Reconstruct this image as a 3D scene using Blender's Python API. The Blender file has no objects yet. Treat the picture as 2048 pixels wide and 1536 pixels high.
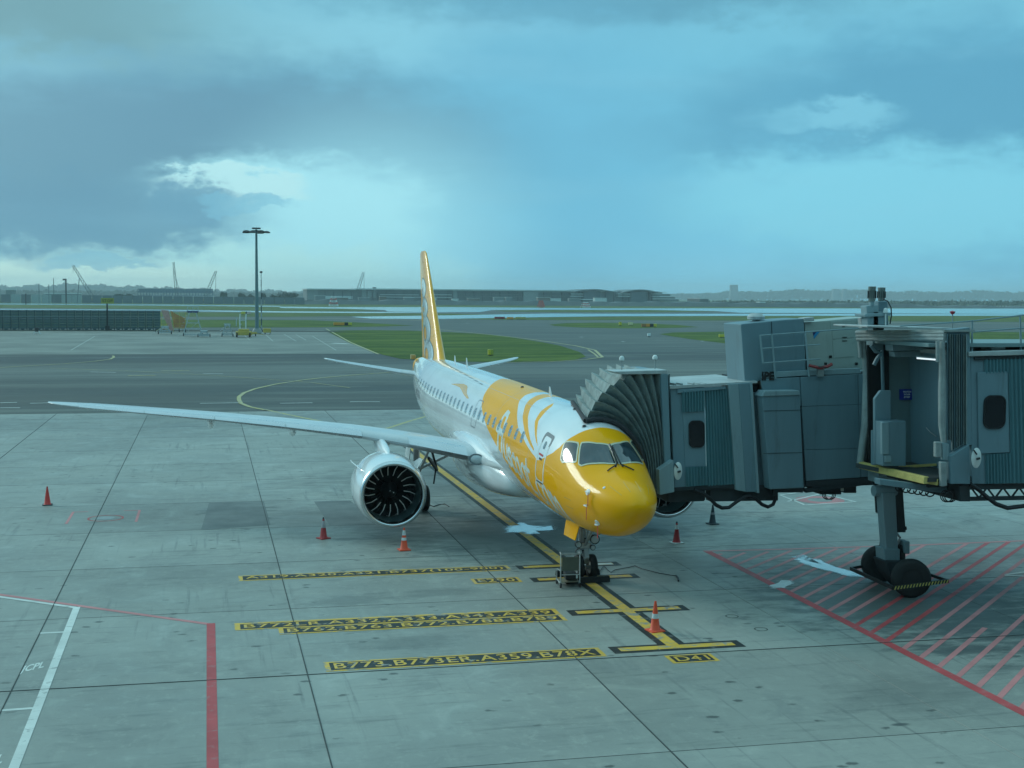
import bpy, bmesh, math, random
import numpy as np
from mathutils import Vector, Matrix

random.seed(7)
scene = bpy.context.scene
COL = scene.collection

# ------------------------------------------------------------------ camera
F, H, HY, ROLL, VPX = 2500.0, 8.35, 593.6, 0.0075, 414.0      # focal (px at 2048 wide), eye height, horizon
_r = math.atan(ROLL)
_n = np.cross([1, math.tan(_r), 0.], [0, HY - 768, F]); _n /= np.linalg.norm(_n)
if _n[1] < 0: _n = -_n
_v = np.array([VPX - 1024, HY - 768 + math.tan(_r) * (VPX - 1024), F]); _v /= np.linalg.norm(_v)
RM = np.stack([np.cross(_n, _v), _v, -_n], 1)                 # world axes in camera coordinates
def ray(u, v): return RM.T @ np.array([u - 1024, v - 768, F])
def G(u, v, z=0.0):
    d = ray(u, v); t = (z - H) / d[2]; return Vector((d[0] * t, d[1] * t, z))
def PY(u, v, Y):
    d = ray(u, v); t = Y / d[1]; return Vector((d[0] * t, Y, d[2] * t + H))
cam = bpy.data.cameras.new('camera'); cam_o = bpy.data.objects.new('camera', cam); COL.objects.link(cam_o)
cam.sensor_width = 36.0; cam.lens = 36.0 * F / 2048.0; cam.clip_start = 0.1; cam.clip_end = 30000
m = Matrix.Identity(4)
for i, ax in enumerate((RM.T @ [1, 0, 0], RM.T @ [0, -1, 0], RM.T @ [0, 0, -1])):
    for k in range(3): m[k][i] = ax[k]
m[2][3] = H
cam_o.matrix_world = m
scene.camera = cam_o

# ------------------------------------------------------------------ colour helpers
def lin(c):
    return tuple(((x / 255) / 12.92 if x / 255 <= .04045 else ((x / 255 + .055) / 1.055) ** 2.4) for x in c)

class NT:
    def __init__(s, tree): s.t = tree; s.N = tree.nodes; s.L = tree.links
    def put(s, sock, val):
        if val is None: return
        if hasattr(val, 'is_output') or isinstance(val, bpy.types.NodeSocket): s.L.new(val, sock)
        elif isinstance(val, (tuple, list)) and len(val) == 3 and sock.type == 'RGBA': sock.default_value = (*val, 1)
        else: sock.default_value = val
    def math(s, op, a, b=None, c=None, clamp=False):
        n = s.N.new('ShaderNodeMath'); n.operation = op; n.use_clamp = clamp
        for i, x in enumerate((a, b, c)): s.put(n.inputs[i], x)
        return n.outputs[0]
    def ss(s, x, e0, e1):
        n = s.N.new('ShaderNodeMapRange'); n.interpolation_type = 'SMOOTHSTEP'
        s.put(n.inputs['Value'], x); n.inputs['From Min'].default_value = e0; n.inputs['From Max'].default_value = e1
        return n.outputs[0]
    def noise(s, vec, scale, detail=4, rough=.55, dist=0, dim='3D'):
        n = s.N.new('ShaderNodeTexNoise'); n.noise_dimensions = dim
        s.put(n.inputs['Vector'], vec); n.inputs['Scale'].default_value = scale
        n.inputs['Detail'].default_value = detail; n.inputs['Roughness'].default_value = rough
        n.inputs['Distortion'].default_value = dist
        return n.outputs[0]
    def mapv(s, vec, sc=(1, 1, 1), loc=(0, 0, 0), rot=(0, 0, 0)):
        n = s.N.new('ShaderNodeMapping'); s.put(n.inputs['Vector'], vec)
        n.inputs['Scale'].default_value = sc; n.inputs['Location'].default_value = loc; n.inputs['Rotation'].default_value = rot
        return n.outputs[0]
    def mix(s, f, a, b, mode='MIX'):
        n = s.N.new('ShaderNodeMix'); n.data_type = 'RGBA'; n.blend_type = mode
        s.put(n.inputs[0], f); s.put(n.inputs[6], a); s.put(n.inputs[7], b)
        return n.outputs[2]
    def bump(s, h, strength=.3, dist=.02):
        n = s.N.new('ShaderNodeBump'); s.put(n.inputs['Height'], h)
        n.inputs['Strength'].default_value = strength; n.inputs['Distance'].default_value = dist
        return n.outputs[0]

# ------------------------------------------------------------------ world: rainy tropical sky
SUN_EL, SUN_AZ = 25.0, -46.0                 # azimuth measured from +Y towards +X
w = bpy.data.worlds.new('World'); scene.world = w; w.use_nodes = True
t = NT(w.node_tree); t.N.clear()
out = t.N.new('ShaderNodeOutputWorld'); bg = t.N.new('ShaderNodeBackground'); bg.inputs['Strength'].default_value = 0.1
t.L.new(bg.outputs[0], out.inputs[0])
tc = t.N.new('ShaderNodeTexCoord'); sep = t.N.new('ShaderNodeSeparateXYZ'); t.L.new(tc.outputs['Generated'], sep.inputs[0])
dx, dy, dz = sep.outputs
az = t.math('MULTIPLY', t.math('ARCTAN2', dx, dy), 57.2958)
el = t.math('MULTIPLY', t.math('ARCSINE', dz), 57.2958)
comb = t.N.new('ShaderNodeCombineXYZ'); t.L.new(az, comb.inputs[0]); t.L.new(el, comb.inputs[1])
uv = comb.outputs[0]
nA = t.noise(t.mapv(uv, (.10, .22, 1)), 1.0, 6, .55)                 # big soft
nB = t.noise(t.mapv(uv, (.5, 1.0, 1), (7, 3, 0)), 1.0, 7, .62)       # cumulus edges
nC = t.noise(t.mapv(uv, (.05, .35, 1), (3, 9, 0)), 1.0, 4, .5)       # streaks
wx = t.math('MULTIPLY', t.math('SUBTRACT', nA, .5), 9.0); wy = t.math('MULTIPLY', t.math('SUBTRACT', nB, .5), 3.2)
azw = t.math('ADD', az, wx); elw = t.math('ADD', el, wy)
def px(u, v): return math.degrees(math.atan((u - 1024) / F)) + 13.75, (595 - v) / 43.6
def blob(u, v, ru, rv, soft=1.0, warp=1.0):
    U, V = px(u, v)
    A = azw if warp else az; B = elw if warp else el
    a = t.math('MULTIPLY', t.math('SUBTRACT', A, U), 43.6 / ru); b = t.math('MULTIPLY', t.math('SUBTRACT', B, V), 43.6 / rv)
    d = t.math('SQRT', t.math('ADD', t.math('MULTIPLY', a, a), t.math('MULTIPLY', b, b)))
    return t.ss(d, 1 + soft * .5, 1 - soft * .5)
base = t.mix(t.ss(el, 0, 5), lin((128, 200, 226)), lin((112, 188, 215)))
col = t.mix(t.ss(el, 6, 14), base, lin((118, 186, 208)))
col = t.mix(t.math('MULTIPLY', t.ss(nA, .42, .62), .35), col, lin((96, 160, 188)))
def lay(col, f, k, c):
    return t.mix(t.math('MULTIPLY', f, k), col, lin(c))
col = lay(col, blob(60, 90, 460, 90, 1.2), .8, (106, 148, 156))
col = lay(col, blob(720, 70, 330, 90, 1.4), .6, (136, 198, 216))
col = lay(col, blob(1180, 10, 520, 55, 1.2), .7, (88, 148, 172))
col = lay(col, blob(0, 250, 170, 90, 1.5), .8, (138, 200, 218))
col = lay(col, blob(330, 320, 600, 150, 1.0), .9, (94, 144, 168))
col = lay(col, blob(560, 290, 380, 130, 1.2), .75, (96, 146, 170))
col = lay(col, blob(1880, 230, 440, 120, 1.0), .85, (88, 156, 186))
col = lay(col, blob(1800, 410, 430, 100, .8), .9, (132, 206, 226))
col = lay(col, blob(1640, 250, 110, 30, .9), .8, (128, 196, 218))
col = lay(col, blob(1080, 330, 220, 300, 1.5), .5, (104, 176, 206))
col = lay(col, blob(740, 480, 240, 190, 1.5, 0), .85, (156, 218, 232))
col = lay(col, blob(560, 440, 300, 110, .55), .9, (168, 226, 236))
col = lay(col, blob(460, 385, 170, 34, .3), .9, (184, 228, 232))
col = lay(col, blob(330, 600, 560, 110, .7), .95, (178, 226, 226))
col = lay(col, blob(110, 578, 400, 44, .8, 0), .92, (210, 240, 226))
col = lay(col, blob(150, 450, 320, 70, .7), .92, (92, 146, 172))
col = lay(col, blob(370, 420, 100, 46, .6), .85, (98, 154, 180))
col = lay(col, blob(500, 418, 90, 15, .5), .6, (118, 184, 208))
col = lay(col, blob(200, 535, 90, 12, .6), .7, (112, 176, 200))
col = t.mix(t.math('MULTIPLY', t.ss(nC, .5, .75), .18), col, lin((150, 205, 222)))
# brighter overcast overhead, and dimmer low sky well outside the view
over = t.ss(el, 13, 50)
zen = t.mix(t.ss(nA, .35, .65), lin((162, 217, 228)), lin((186, 233, 240)))
col = t.mix(over, col, zen)
# thin bright cloud in front of the low sun, left of the view
ga = t.math('MULTIPLY', t.math('ADD', azw, -SUN_AZ), 1 / 30.0); gb = t.math('MULTIPLY', t.math('SUBTRACT', elw, SUN_EL - 4), 1 / 17.0)
gd = t.math('SQRT', t.math('ADD', t.math('MULTIPLY', ga, ga), t.math('MULTIPLY', gb, gb)))
col = t.mix(t.math('MULTIPLY', t.ss(gd, 1.25, .15), .9), col, (1.25, 1.55, 1.45))
below = t.ss(el, 0, -2)
col = t.mix(below, col, lin((96, 140, 150)))
sky = t.N.new('ShaderNodeTexSky'); sky.sky_type = 'NISHITA'; sky.sun_disc = False
sky.sun_elevation = math.radians(SUN_EL); sky.sun_rotation = math.radians(SUN_AZ); sky.dust_density = 4; sky.air_density = 1.5
sc = t.N.new('ShaderNodeVectorMath'); sc.operation = 'MULTIPLY'; sc.inputs[1].default_value = (10.3, 11.4, 11.7)   # background strength is 0.1
t.L.new(col, sc.inputs[0])
fin = t.mix(.06, sc.outputs[0], sky.outputs[0])
t.L.new(fin, bg.inputs['Color'])

sun = bpy.data.lights.new('sun', 'SUN'); sun_o = bpy.data.objects.new('sun', sun); COL.objects.link(sun_o)
sun.energy = 1.1; sun.angle = math.radians(15); sun.color = (.80, .95, .92)
_sd = Vector((math.cos(math.radians(SUN_EL)) * math.sin(math.radians(SUN_AZ)), math.cos(math.radians(SUN_EL)) * math.cos(math.radians(SUN_AZ)), math.sin(math.radians(SUN_EL))))
sun_o.rotation_euler = _sd.to_track_quat('Z', 'Y').to_euler()
sun_o.location = (-60, 20, 60)
vs = scene.view_settings
vs.view_transform = 'Standard'; vs.look = 'None'; vs.exposure = 0.0; vs.gamma = 1.0; vs.use_curve_mapping = False

# ------------------------------------------------------------------ materials
MATS = {}
def M(name, rgb, rough=.5, metal=0.0, var=.12, scale=2.0, bump=0.0, coat=0.0, spec=.5, streak=False, emit=0, dirt=0):
    if name in MATS: return MATS[name]
    mt = bpy.data.materials.new(name); mt.use_nodes = True
    n = NT(mt.node_tree); b = mt.node_tree.nodes['Principled BSDF']
    geo = n.N.new('ShaderNodeNewGeometry'); P = geo.outputs['Position']
    if streak: P = n.mapv(P, (1, 1, .12))
    nz = n.noise(P, scale, 5, .6)
    f = n.ss(nz, .25, .75)
    c = n.mix(f, tuple(x * (1 - var) for x in rgb), tuple(min(1, x * (1 + var)) for x in rgb))
    if dirt:
        nd = n.ss(n.noise(P, scale * 2.7, 6, .7), .52, .75)
        c = n.mix(n.math('MULTIPLY', nd, dirt), c, (.07, .075, .07))
    n.put(b.inputs['Base Color'], c)
    n.put(b.inputs['Roughness'], n.math('ADD', n.math('MULTIPLY', n.math('SUBTRACT', nz, .5), .25), rough))
    b.inputs['Metallic'].default_value = metal; b.inputs['Coat Weight'].default_value = coat; b.inputs['Coat Roughness'].default_value = .06
    b.inputs['Specular IOR Level'].default_value = spec
    if bump: n.put(b.inputs['Normal'], n.bump(n.noise(P, scale * 8, 4, .6), bump, .01))
    if emit:
        b.inputs['Emission Color'].default_value = (*rgb, 1); b.inputs['Emission Strength'].default_value = emit
    MATS[name] = mt; return mt

# ------------------------------------------------------------------ object helpers
def tag(o, label=None, cat=None, group=None, kind=None):
    if label: o['label'] = label
    if cat: o['category'] = cat
    if group: o['group'] = group
    if kind: o['kind'] = kind
    return o
def thing(name, label, cat, loc=(0, 0, 0), rotz=0.0, group=None):
    o = bpy.data.objects.new(name, None); COL.objects.link(o); o.empty_display_size = .2
    o.location = loc; o.rotation_euler = (0, 0, rotz)
    return tag(o, label, cat, group)
class MB:
    """collects shapes; build() links them as one mesh object (vertices given in the frame of org)"""
    def __init__(s, org=(0, 0, 0)): s.v = []; s.f = []; s.o = Vector(org)
    def add(s, vs_, fs):
        b = len(s.v); s.v += [tuple(Vector(p) - s.o) for p in vs_]; s.f += [tuple(i + b for i in f) for f in fs]; return s
    def box(s, c, d, rz=0, ax=None):
        c = Vector(c); R = ax if ax is not None else Matrix.Rotation(rz, 3, 'Z')
        p = [c + R @ Vector((sx * d[0] / 2, sy * d[1] / 2, sz * d[2] / 2)) for sz in (-1, 1) for sy in (-1, 1) for sx in (-1, 1)]
        return s.add(p, [(0, 2, 3, 1), (4, 5, 7, 6), (0, 1, 5, 4), (2, 6, 7, 3), (0, 4, 6, 2), (1, 3, 7, 5)])
    def b2(s, lo, hi):
        return s.box([(a + b) / 2 for a, b in zip(lo, hi)], [abs(b - a) for a, b in zip(lo, hi)])
    def prism(s, poly, vec):
        n = len(poly); p = [Vector(q) for q in poly]; q = [a + Vector(vec) for a in p]
        return s.add(p + q, [tuple(range(n)), tuple(range(2 * n - 1, n - 1, -1))] + [(i, i + n, (i + 1) % n + n, (i + 1) % n) for i in range(n)])
    def bar(s, a, b, wd, ht=None):
        a, b = Vector(a), Vector(b); ht = ht or wd; z = (b - a); L = z.length
        if L < 1e-6: return s
        z.normalize(); x = z.cross(Vector((0, 0, 1)));
        if x.length < 1e-3: x = Vector((1, 0, 0))
        x.normalize(); y = z.cross(x)
        R = Matrix((x, y, z)).transposed()
        return s.box((a + b) / 2, (wd, ht, L), ax=R)
    def tube(s, pts, r, n=8, caps=True):
        pts = [Vector(p) for p in pts]; rs = r if isinstance(r, (list, tuple)) else [r] * len(pts)
        V = []; px_ = None
        for i, p in enumerate(pts):
            d = (pts[min(i + 1, len(pts) - 1)] - pts[max(i - 1, 0)]).normalized()
            if px_ is None:
                x = d.cross(Vector((0, 0, 1)))
                if x.length < 1e-3: x = Vector((1, 0, 0))
            else: x = px_ - d * px_.dot(d)
            x.normalize(); px_ = x; y = d.cross(x)
            V += [p + (x * math.cos(2 * math.pi * k / n) + y * math.sin(2 * math.pi * k / n)) * rs[i] for k in range(n)]
        Fc = [(i * n + k, i * n + (k + 1) % n, (i + 1) * n + (k + 1) % n, (i + 1) * n + k) for i in range(len(pts) - 1) for k in range(n)]
        if caps: Fc += [tuple(range(n))[::-1], tuple(range((len(pts) - 1) * n, len(pts) * n))]
        return s.add(V, Fc)
    def lathe(s, prof, n=24, c=(0, 0, 0), axis='Z', closed=False):
        c = Vector(c); V = []
        for r, h in prof:
            for k in range(n):
                a = 2 * math.pi * k / n; x, y = r * math.cos(a), r * math.sin(a)
                V.append(c + (Vector((x, y, h)) if axis == 'Z' else Vector((x, h, y)) if axis == 'Y' else Vector((h, x, y))))
        m_ = len(prof); rng = range(m_ if closed else m_ - 1)
        return s.add(V, [(i * n + k, i * n + (k + 1) % n, ((i + 1) % m_) * n + (k + 1) % n, ((i + 1) % m_) * n + k) for i in rng for k in range(n)])
    def build(s, name, mat, parent=None, smooth=False, label=None, bevel=0, kind=None, angle=40):
        me = bpy.data.meshes.new(name); me.from_pydata(s.v, [], s.f)
        bm = bmesh.new(); bm.from_mesh(me)
        if bevel: bmesh.ops.bevel(bm, geom=[e for e in bm.edges], offset=bevel, segments=1, affect='EDGES', clamp_overlap=True)
        bmesh.ops.recalc_face_normals(bm, faces=bm.faces); bm.to_mesh(me); bm.free()
        for mt in (mat if isinstance(mat, (list, tuple)) else [mat]): me.materials.append(mt)
        if smooth:
            me.polygons.foreach_set('use_smooth', [True] * len(me.polygons))
            me.set_sharp_from_angle(angle=math.radians(angle))
        o = bpy.data.objects.new(name, me); COL.objects.link(o)
        if parent is not None: o.parent = parent
        if label: o['label'] = label
        if kind: o['kind'] = kind
        return o
def sheet(name, pts, z, mat, parent=None, kind='structure', label=None):
    me = bpy.data.meshes.new(name); me.from_pydata([(p[0], p[1], z) for p in pts], [], [tuple(range(len(pts)))])
    me.materials.append(mat)
    if me.polygons[0].normal.z < 0: me.flip_normals()
    o = bpy.data.objects.new(name, me); COL.objects.link(o)
    if parent is not None: o.parent = parent
    elif kind: o['kind'] = kind
    if label: o['label'] = label
    return o
def copy_tree(o, parent=None):
    c = o.copy(); COL.objects.link(c); c.parent = parent
    for ch in list(o.children): copy_tree(ch, c)
    return c
def text_mesh(txt, size, sx=1.0, bold=0.0, spacing=1.0):
    cu = bpy.data.curves.new('text', 'FONT'); cu.body = txt; cu.size = size; cu.resolution_u = 3; cu.offset = bold; cu.space_character = spacing
    cu.align_x = 'CENTER'; cu.align_y = 'CENTER'
    o = bpy.data.objects.new('text', cu); COL.objects.link(o)
    dg = bpy.context.evaluated_depsgraph_get(); me = bpy.data.meshes.new_from_object(o.evaluated_get(dg))
    bpy.data.objects.remove(o); bpy.data.curves.remove(cu)
    return me
def put_text(name, txt, size, M4, mat, parent=None, width=None, bold=0.0, spacing=1.0, height=None):
    me = text_mesh(txt, size, 1, bold, spacing)
    co = np.array([v.co[:] for v in me.vertices]); mn, mx = co.min(0), co.max(0)
    sx = width / (mx[0] - mn[0]) if width else 1.0; sy = height / (mx[1] - mn[1]) if height else 1.0
    for v in me.vertices:
        v.co = M4 @ Vector(((v.co.x - (mn[0] + mx[0]) / 2) * sx, (v.co.y - (mn[1] + mx[1]) / 2) * sy, 0))
    me.materials.clear(); me.materials.append(mat); me.name = name
    o = bpy.data.objects.new(name, me); COL.objects.link(o)
    if parent is not None: o.parent = parent
    return o
# ------------------------------------------------------------------ ground materials
def concrete_mat():
    mt = bpy.data.materials.new('apron_concrete'); mt.use_nodes = True
    n = NT(mt.node_tree); b = mt.node_tree.nodes['Principled BSDF']
    geo = n.N.new('ShaderNodeNewGeometry'); P = geo.outputs['Position']
    oi = n.N.new('ShaderNodeObjectInfo')
    big = n.noise(P, .11, 4, .6); mid = n.noise(P, .55, 6, .65, .6)
    strk = n.noise(n.mapv(P, (.35, 1.9, 1)), 1.0, 6, .7)
    strk2 = n.noise(n.mapv(P, (2.4, .35, 1), (5, 2, 0)), 1.0, 5, .65)
    fine = n.noise(P, 9, 5, .7)
    c = n.mix(n.ss(big, .35, .65), (.25, .262, .242), (.318, .33, .298))
    c = n.mix(n.math('MULTIPLY', n.ss(mid, .52, .7), .5), c, (.19, .21, .205))
    c = n.mix(n.math('MULTIPLY', n.ss(strk, .54, .7), .5), c, (.15, .165, .16))
    c = n.mix(n.math('MULTIPLY', n.ss(strk2, .52, .75), .28), c, (.40, .41, .365))
    c = n.mix(n.math('MULTIPLY', n.ss(mid, .44, .3), .45), c, (.41, .42, .375))
    c = n.mix(n.math('MULTIPLY', n.ss(fine, .6, .75), .25), c, (.17, .18, .18))
    tyre = n.noise(n.mapv(P, (4.5, .16, 1), (2, 7, 0), (0, 0, .12)), 1.0, 4, .6); tyre2 = n.noise(n.mapv(P, (.2, 5.0, 1), (9, 1, 0), (0, 0, .05)), 1.0, 4, .6)
    c = n.mix(n.math('MULTIPLY', n.math('MULTIPLY', n.ss(tyre, .56, .68), n.ss(big, .45, .6)), .5), c, (.13, .14, .14))
    c = n.mix(n.math('MULTIPLY', n.math('MULTIPLY', n.ss(tyre2, .55, .68), n.ss(mid, .4, .6)), .45), c, (.12, .135, .13))
    grit = n.noise(P, 2.6, 8, .8); c = n.mix(n.math('MULTIPLY', n.ss(grit, .54, .66), .22), c, (.16, .175, .165)); c = n.mix(n.math('MULTIPLY', n.ss(grit, .47, .38), .3), c, (.42, .43, .38))
    # small tyre and oil specks
    vo = n.N.new('ShaderNodeTexVoronoi'); n.put(vo.inputs['Vector'], n.mapv(P, (.8, 1.3, 1))); vo.inputs['Scale'].default_value = 1.3
    wob = n.math('ADD', vo.outputs['Distance'], n.math('MULTIPLY', n.math('SUBTRACT', n.noise(P, 7, 3), .5), .25))
    sp = n.math('MULTIPLY', n.ss(wob, .16, .07), n.ss(n.noise(P, .22, 2), .44, .55))
    c = n.mix(n.math('MULTIPLY', sp, .85), c, (.075, .085, .08))
    # stains and dark patches, some painting in shade under the aircraft: x, y, rx, ry, strength
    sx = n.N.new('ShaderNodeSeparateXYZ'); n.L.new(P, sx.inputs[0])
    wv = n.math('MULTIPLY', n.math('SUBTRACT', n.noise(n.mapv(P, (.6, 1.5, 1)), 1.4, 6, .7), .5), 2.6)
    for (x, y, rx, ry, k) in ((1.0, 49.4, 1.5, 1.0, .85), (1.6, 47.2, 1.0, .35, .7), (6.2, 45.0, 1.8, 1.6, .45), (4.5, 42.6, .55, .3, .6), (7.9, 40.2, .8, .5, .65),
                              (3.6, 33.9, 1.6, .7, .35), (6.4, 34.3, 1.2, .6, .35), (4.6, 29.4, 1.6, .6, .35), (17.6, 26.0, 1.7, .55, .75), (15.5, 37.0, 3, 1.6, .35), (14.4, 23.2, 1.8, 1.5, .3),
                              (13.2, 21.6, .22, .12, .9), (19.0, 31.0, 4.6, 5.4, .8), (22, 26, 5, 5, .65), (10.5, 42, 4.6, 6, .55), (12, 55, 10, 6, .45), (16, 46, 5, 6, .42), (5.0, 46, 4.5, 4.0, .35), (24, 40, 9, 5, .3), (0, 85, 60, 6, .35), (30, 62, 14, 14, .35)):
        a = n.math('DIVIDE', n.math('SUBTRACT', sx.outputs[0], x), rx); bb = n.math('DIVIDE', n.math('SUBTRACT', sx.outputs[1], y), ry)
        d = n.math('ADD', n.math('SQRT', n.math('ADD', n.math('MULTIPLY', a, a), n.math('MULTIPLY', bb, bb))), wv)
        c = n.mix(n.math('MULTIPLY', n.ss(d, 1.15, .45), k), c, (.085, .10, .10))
    tone = n.math('ADD', .91, n.math('MULTIPLY', oi.outputs['Random'], .16))
    hs = n.N.new('ShaderNodeHueSaturation'); n.put(hs.inputs['Color'], c); n.put(hs.inputs['Value'], tone)
    n.put(b.inputs['Base Color'], hs.outputs[0])
    n.put(b.inputs['Roughness'], n.math('ADD', .52, n.math('MULTIPLY', n.math('SUBTRACT', mid, .5), .5)))
    b.inputs['Specular IOR Level'].default_value = .35
    n.put(b.inputs['Normal'], n.bump(n.math('ADD', n.math('MULTIPLY', n.noise(P, 40, 3, .7), .4), mid), .25, .01))
    return mt
def asphalt_mat():
    mt = bpy.data.materials.new('taxiway_asphalt'); mt.use_nodes = True
    n = NT(mt.node_tree); b = mt.node_tree.nodes['Principled BSDF']
    geo = n.N.new('ShaderNodeNewGeometry'); P = geo.outputs['Position']
    sx = n.N.new('ShaderNodeSeparateXYZ'); n.L.new(P, sx.inputs[0]); X, Y = sx.outputs[0], sx.outputs[1]
    st = n.noise(n.mapv(P, (.03, .25, 1)), 1.0, 6, .65); st2 = n.noise(n.mapv(P, (.012, .06, 1), (3, 3, 0)), 1.0, 5, .6); fi = n.noise(n.mapv(P, (.5, 2, 1)), 1.0, 6, .7)
    Yw = n.math('ADD', Y, n.math('MULTIPLY', n.math('SUBTRACT', st2, .5), 26))
    c = n.mix(n.ss(st2, .35, .65), (.062, .070, .064), (.11, .118, .105))
    def band(a0, a1, b0, b1, Yv=Yw): return n.math('MULTIPLY', n.ss(Yv, a0, a1), n.ss(Yv, b1, b0))
    c = n.mix(n.math('MULTIPLY', band(155, 162, 184, 186, Y), .7), c, (.04, .045, .046))
    c = n.mix(n.math('MULTIPLY', band(97, 102, 118, 124), .5), c, (.042, .047, .047))
    c = n.mix(n.math('MULTIPLY', band(128, 133, 148, 154), .5), c, (.155, .165, .148))
    c = n.mix(n.math('MULTIPLY', n.ss(st, .5, .66), .62), c, (.042, .047, .047))
    c = n.mix(n.math('MULTIPLY', n.ss(st, .47, .36), .5), c, (.18, .19, .165))
    c = n.mix(n.math('MULTIPLY', n.ss(fi, .52, .7), .4), c, (.05, .055, .055))
    n.put(b.inputs['Base Color'], c); b.inputs['Specular IOR Level'].default_value = .3
    n.put(b.inputs['Roughness'], n.math('ADD', .5, n.math('MULTIPLY', st2, .3)))
    n.put(b.inputs['Normal'], n.bump(n.noise(P, 30, 3, .7), .2, .01))
    return mt
def grass_mat(nm='grass_green', a=(.055, .095, .02), bcol=(.125, .17, .034)):
    mt = bpy.data.materials.new(nm); mt.use_nodes = True
    n = NT(mt.node_tree); b = mt.node_tree.nodes['Principled BSDF']
    geo = n.N.new('ShaderNodeNewGeometry'); P = geo.outputs['Position']
    s1 = n.noise(n.mapv(P, (.05, .12, 1)), 1.0, 7, .65); s2 = n.noise(n.mapv(P, (.5, 1.2, 1)), 1.0, 6, .75)
    c = n.mix(n.ss(s1, .35, .65), a, bcol)
    c = n.mix(n.math('MULTIPLY', n.ss(s2, .45, .7), .6), c, (.035, .075, .018))
    c = n.mix(n.math('MULTIPLY', n.ss(s1, .55, .75), .4), c, (.20, .21, .06))
    n.put(b.inputs['Base Color'], c); b.inputs['Roughness'].default_value = .9; b.inputs['Specular IOR Level'].default_value = .15
    n.put(b.inputs['Normal'], n.bump(s2, .9, .3))
    return mt
def paint_mat(nm, rgb, wear=.35, under=(.27, .28, .27), sc_=3.0):
    mt = bpy.data.materials.new(nm); mt.use_nodes = True
    n = NT(mt.node_tree); b = mt.node_tree.nodes['Principled BSDF']
    geo = n.N.new('ShaderNodeNewGeometry'); P = geo.outputs['Position']
    a = n.noise(n.mapv(P, (1, 1.4, 1)), sc_, 7, .75, .4); g = n.noise(P, .7, 4, .6)
    c = n.mix(n.ss(g, .3, .7), tuple(x * .78 for x in rgb), rgb)
    c = n.mix(n.ss(n.math('ADD', a, n.math('MULTIPLY', g, .25)), .86 - wear * .55, 1.0 - wear * .55), c, under)
    n.put(b.inputs['Base Color'], c); b.inputs['Roughness'].default_value = .55; b.inputs['Specular IOR Level'].default_value = .3
    return mt
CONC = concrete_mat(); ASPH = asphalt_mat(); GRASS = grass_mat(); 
GRASS2 = grass_mat('grass_olive', (.075, .11, .035), (.14, .17, .055))
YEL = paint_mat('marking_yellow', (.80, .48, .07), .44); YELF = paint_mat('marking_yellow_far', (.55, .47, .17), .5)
BLK = paint_mat('marking_black', (.032, .036, .036), .33); WHT = paint_mat('marking_white', (.72, .74, .7), .35, sc_=2)
RED = paint_mat('marking_red', (.55, .085, .09), .36, (.42, .17, .17)); REDL = paint_mat('marking_red_faded', (.62, .24, .24), .2, (.42, .30, .29))
DARKJ = M('joint_dark', (.065, .075, .075), .9, var=.2)
def water_mat():
    mt = bpy.data.materials.new('water'); mt.use_nodes = True
    n = NT(mt.node_tree); b = mt.node_tree.nodes['Principled BSDF']
    geo = n.N.new('ShaderNodeNewGeometry'); P = geo.outputs['Position']
    b.inputs['Base Color'].default_value = (.22, .36, .40, 1); b.inputs['Roughness'].default_value = .16; b.inputs['IOR'].default_value = 1.33
    n.put(b.inputs['Normal'], n.bump(n.noise(P, .6, 4, .6), .25, .02))
    return mt
WATER = water_mat()
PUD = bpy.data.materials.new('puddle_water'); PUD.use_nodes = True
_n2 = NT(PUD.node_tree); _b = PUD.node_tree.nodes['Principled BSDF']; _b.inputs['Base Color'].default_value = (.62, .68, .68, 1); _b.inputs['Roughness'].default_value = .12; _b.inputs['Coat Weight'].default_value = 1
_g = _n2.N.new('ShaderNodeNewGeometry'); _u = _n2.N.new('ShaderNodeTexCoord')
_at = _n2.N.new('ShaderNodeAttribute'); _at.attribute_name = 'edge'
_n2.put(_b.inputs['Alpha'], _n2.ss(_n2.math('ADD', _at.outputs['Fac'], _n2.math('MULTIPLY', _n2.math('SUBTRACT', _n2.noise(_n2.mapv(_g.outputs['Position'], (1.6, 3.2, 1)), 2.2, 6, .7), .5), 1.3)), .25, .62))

# ------------------------------------------------------------------ ground, taxiways, grass, water
SK = -.027
def sk(x, y): return (x, y + SK * (x - 5))
R0 = 9000
sheet('ground', [(-R0, -400), (R0, -400), (R0, R0), (-R0, R0)], -.10, GRASS2)
sheet('taxiway', [(-900, -60), (1500, -60), (1500, 790), (-900, 790)], -.045, ASPH)
def gsheet(name, pts, z, mat, **k): return sheet(name, [G(u, v) for u, v in pts], z, mat, **k)
# left stand concrete beyond the taxiway
CONF = M('far_apron_concrete', (.18, .19, .168), .7, var=.32, scale=.09)
sheet('far_apron', [(-130, 184), (23.6, 181), (27.0, 302), (-130, 302)], -.03, CONF)
gl = dict(kind='stuff')
gsheet('grass', [(652, 661), (700, 686), (765, 709), (800, 717), (880, 722), (1000, 724), (1100, 722), (1150, 719), (1172, 713), (1160, 704), (1120, 691), (1090, 685), (1040, 677), (1000, 671), (950, 667), (900, 664), (820, 661), (740, 660)], -.022, GRASS, **gl)
gsheet('grass', [(-900, 641), (300, 639), (620, 640), (700, 644), (760, 647), (830, 651), (760, 653), (640, 654.5), (300, 655), (-900, 654)], -.022, GRASS, **gl)
gsheet('grass', [(-900, 622), (300, 624), (560, 625.5), (900, 627), (1010, 629), (850, 631), (560, 633.5), (300, 633), (-900, 631)], -.022, GRASS2, **gl)
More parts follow.
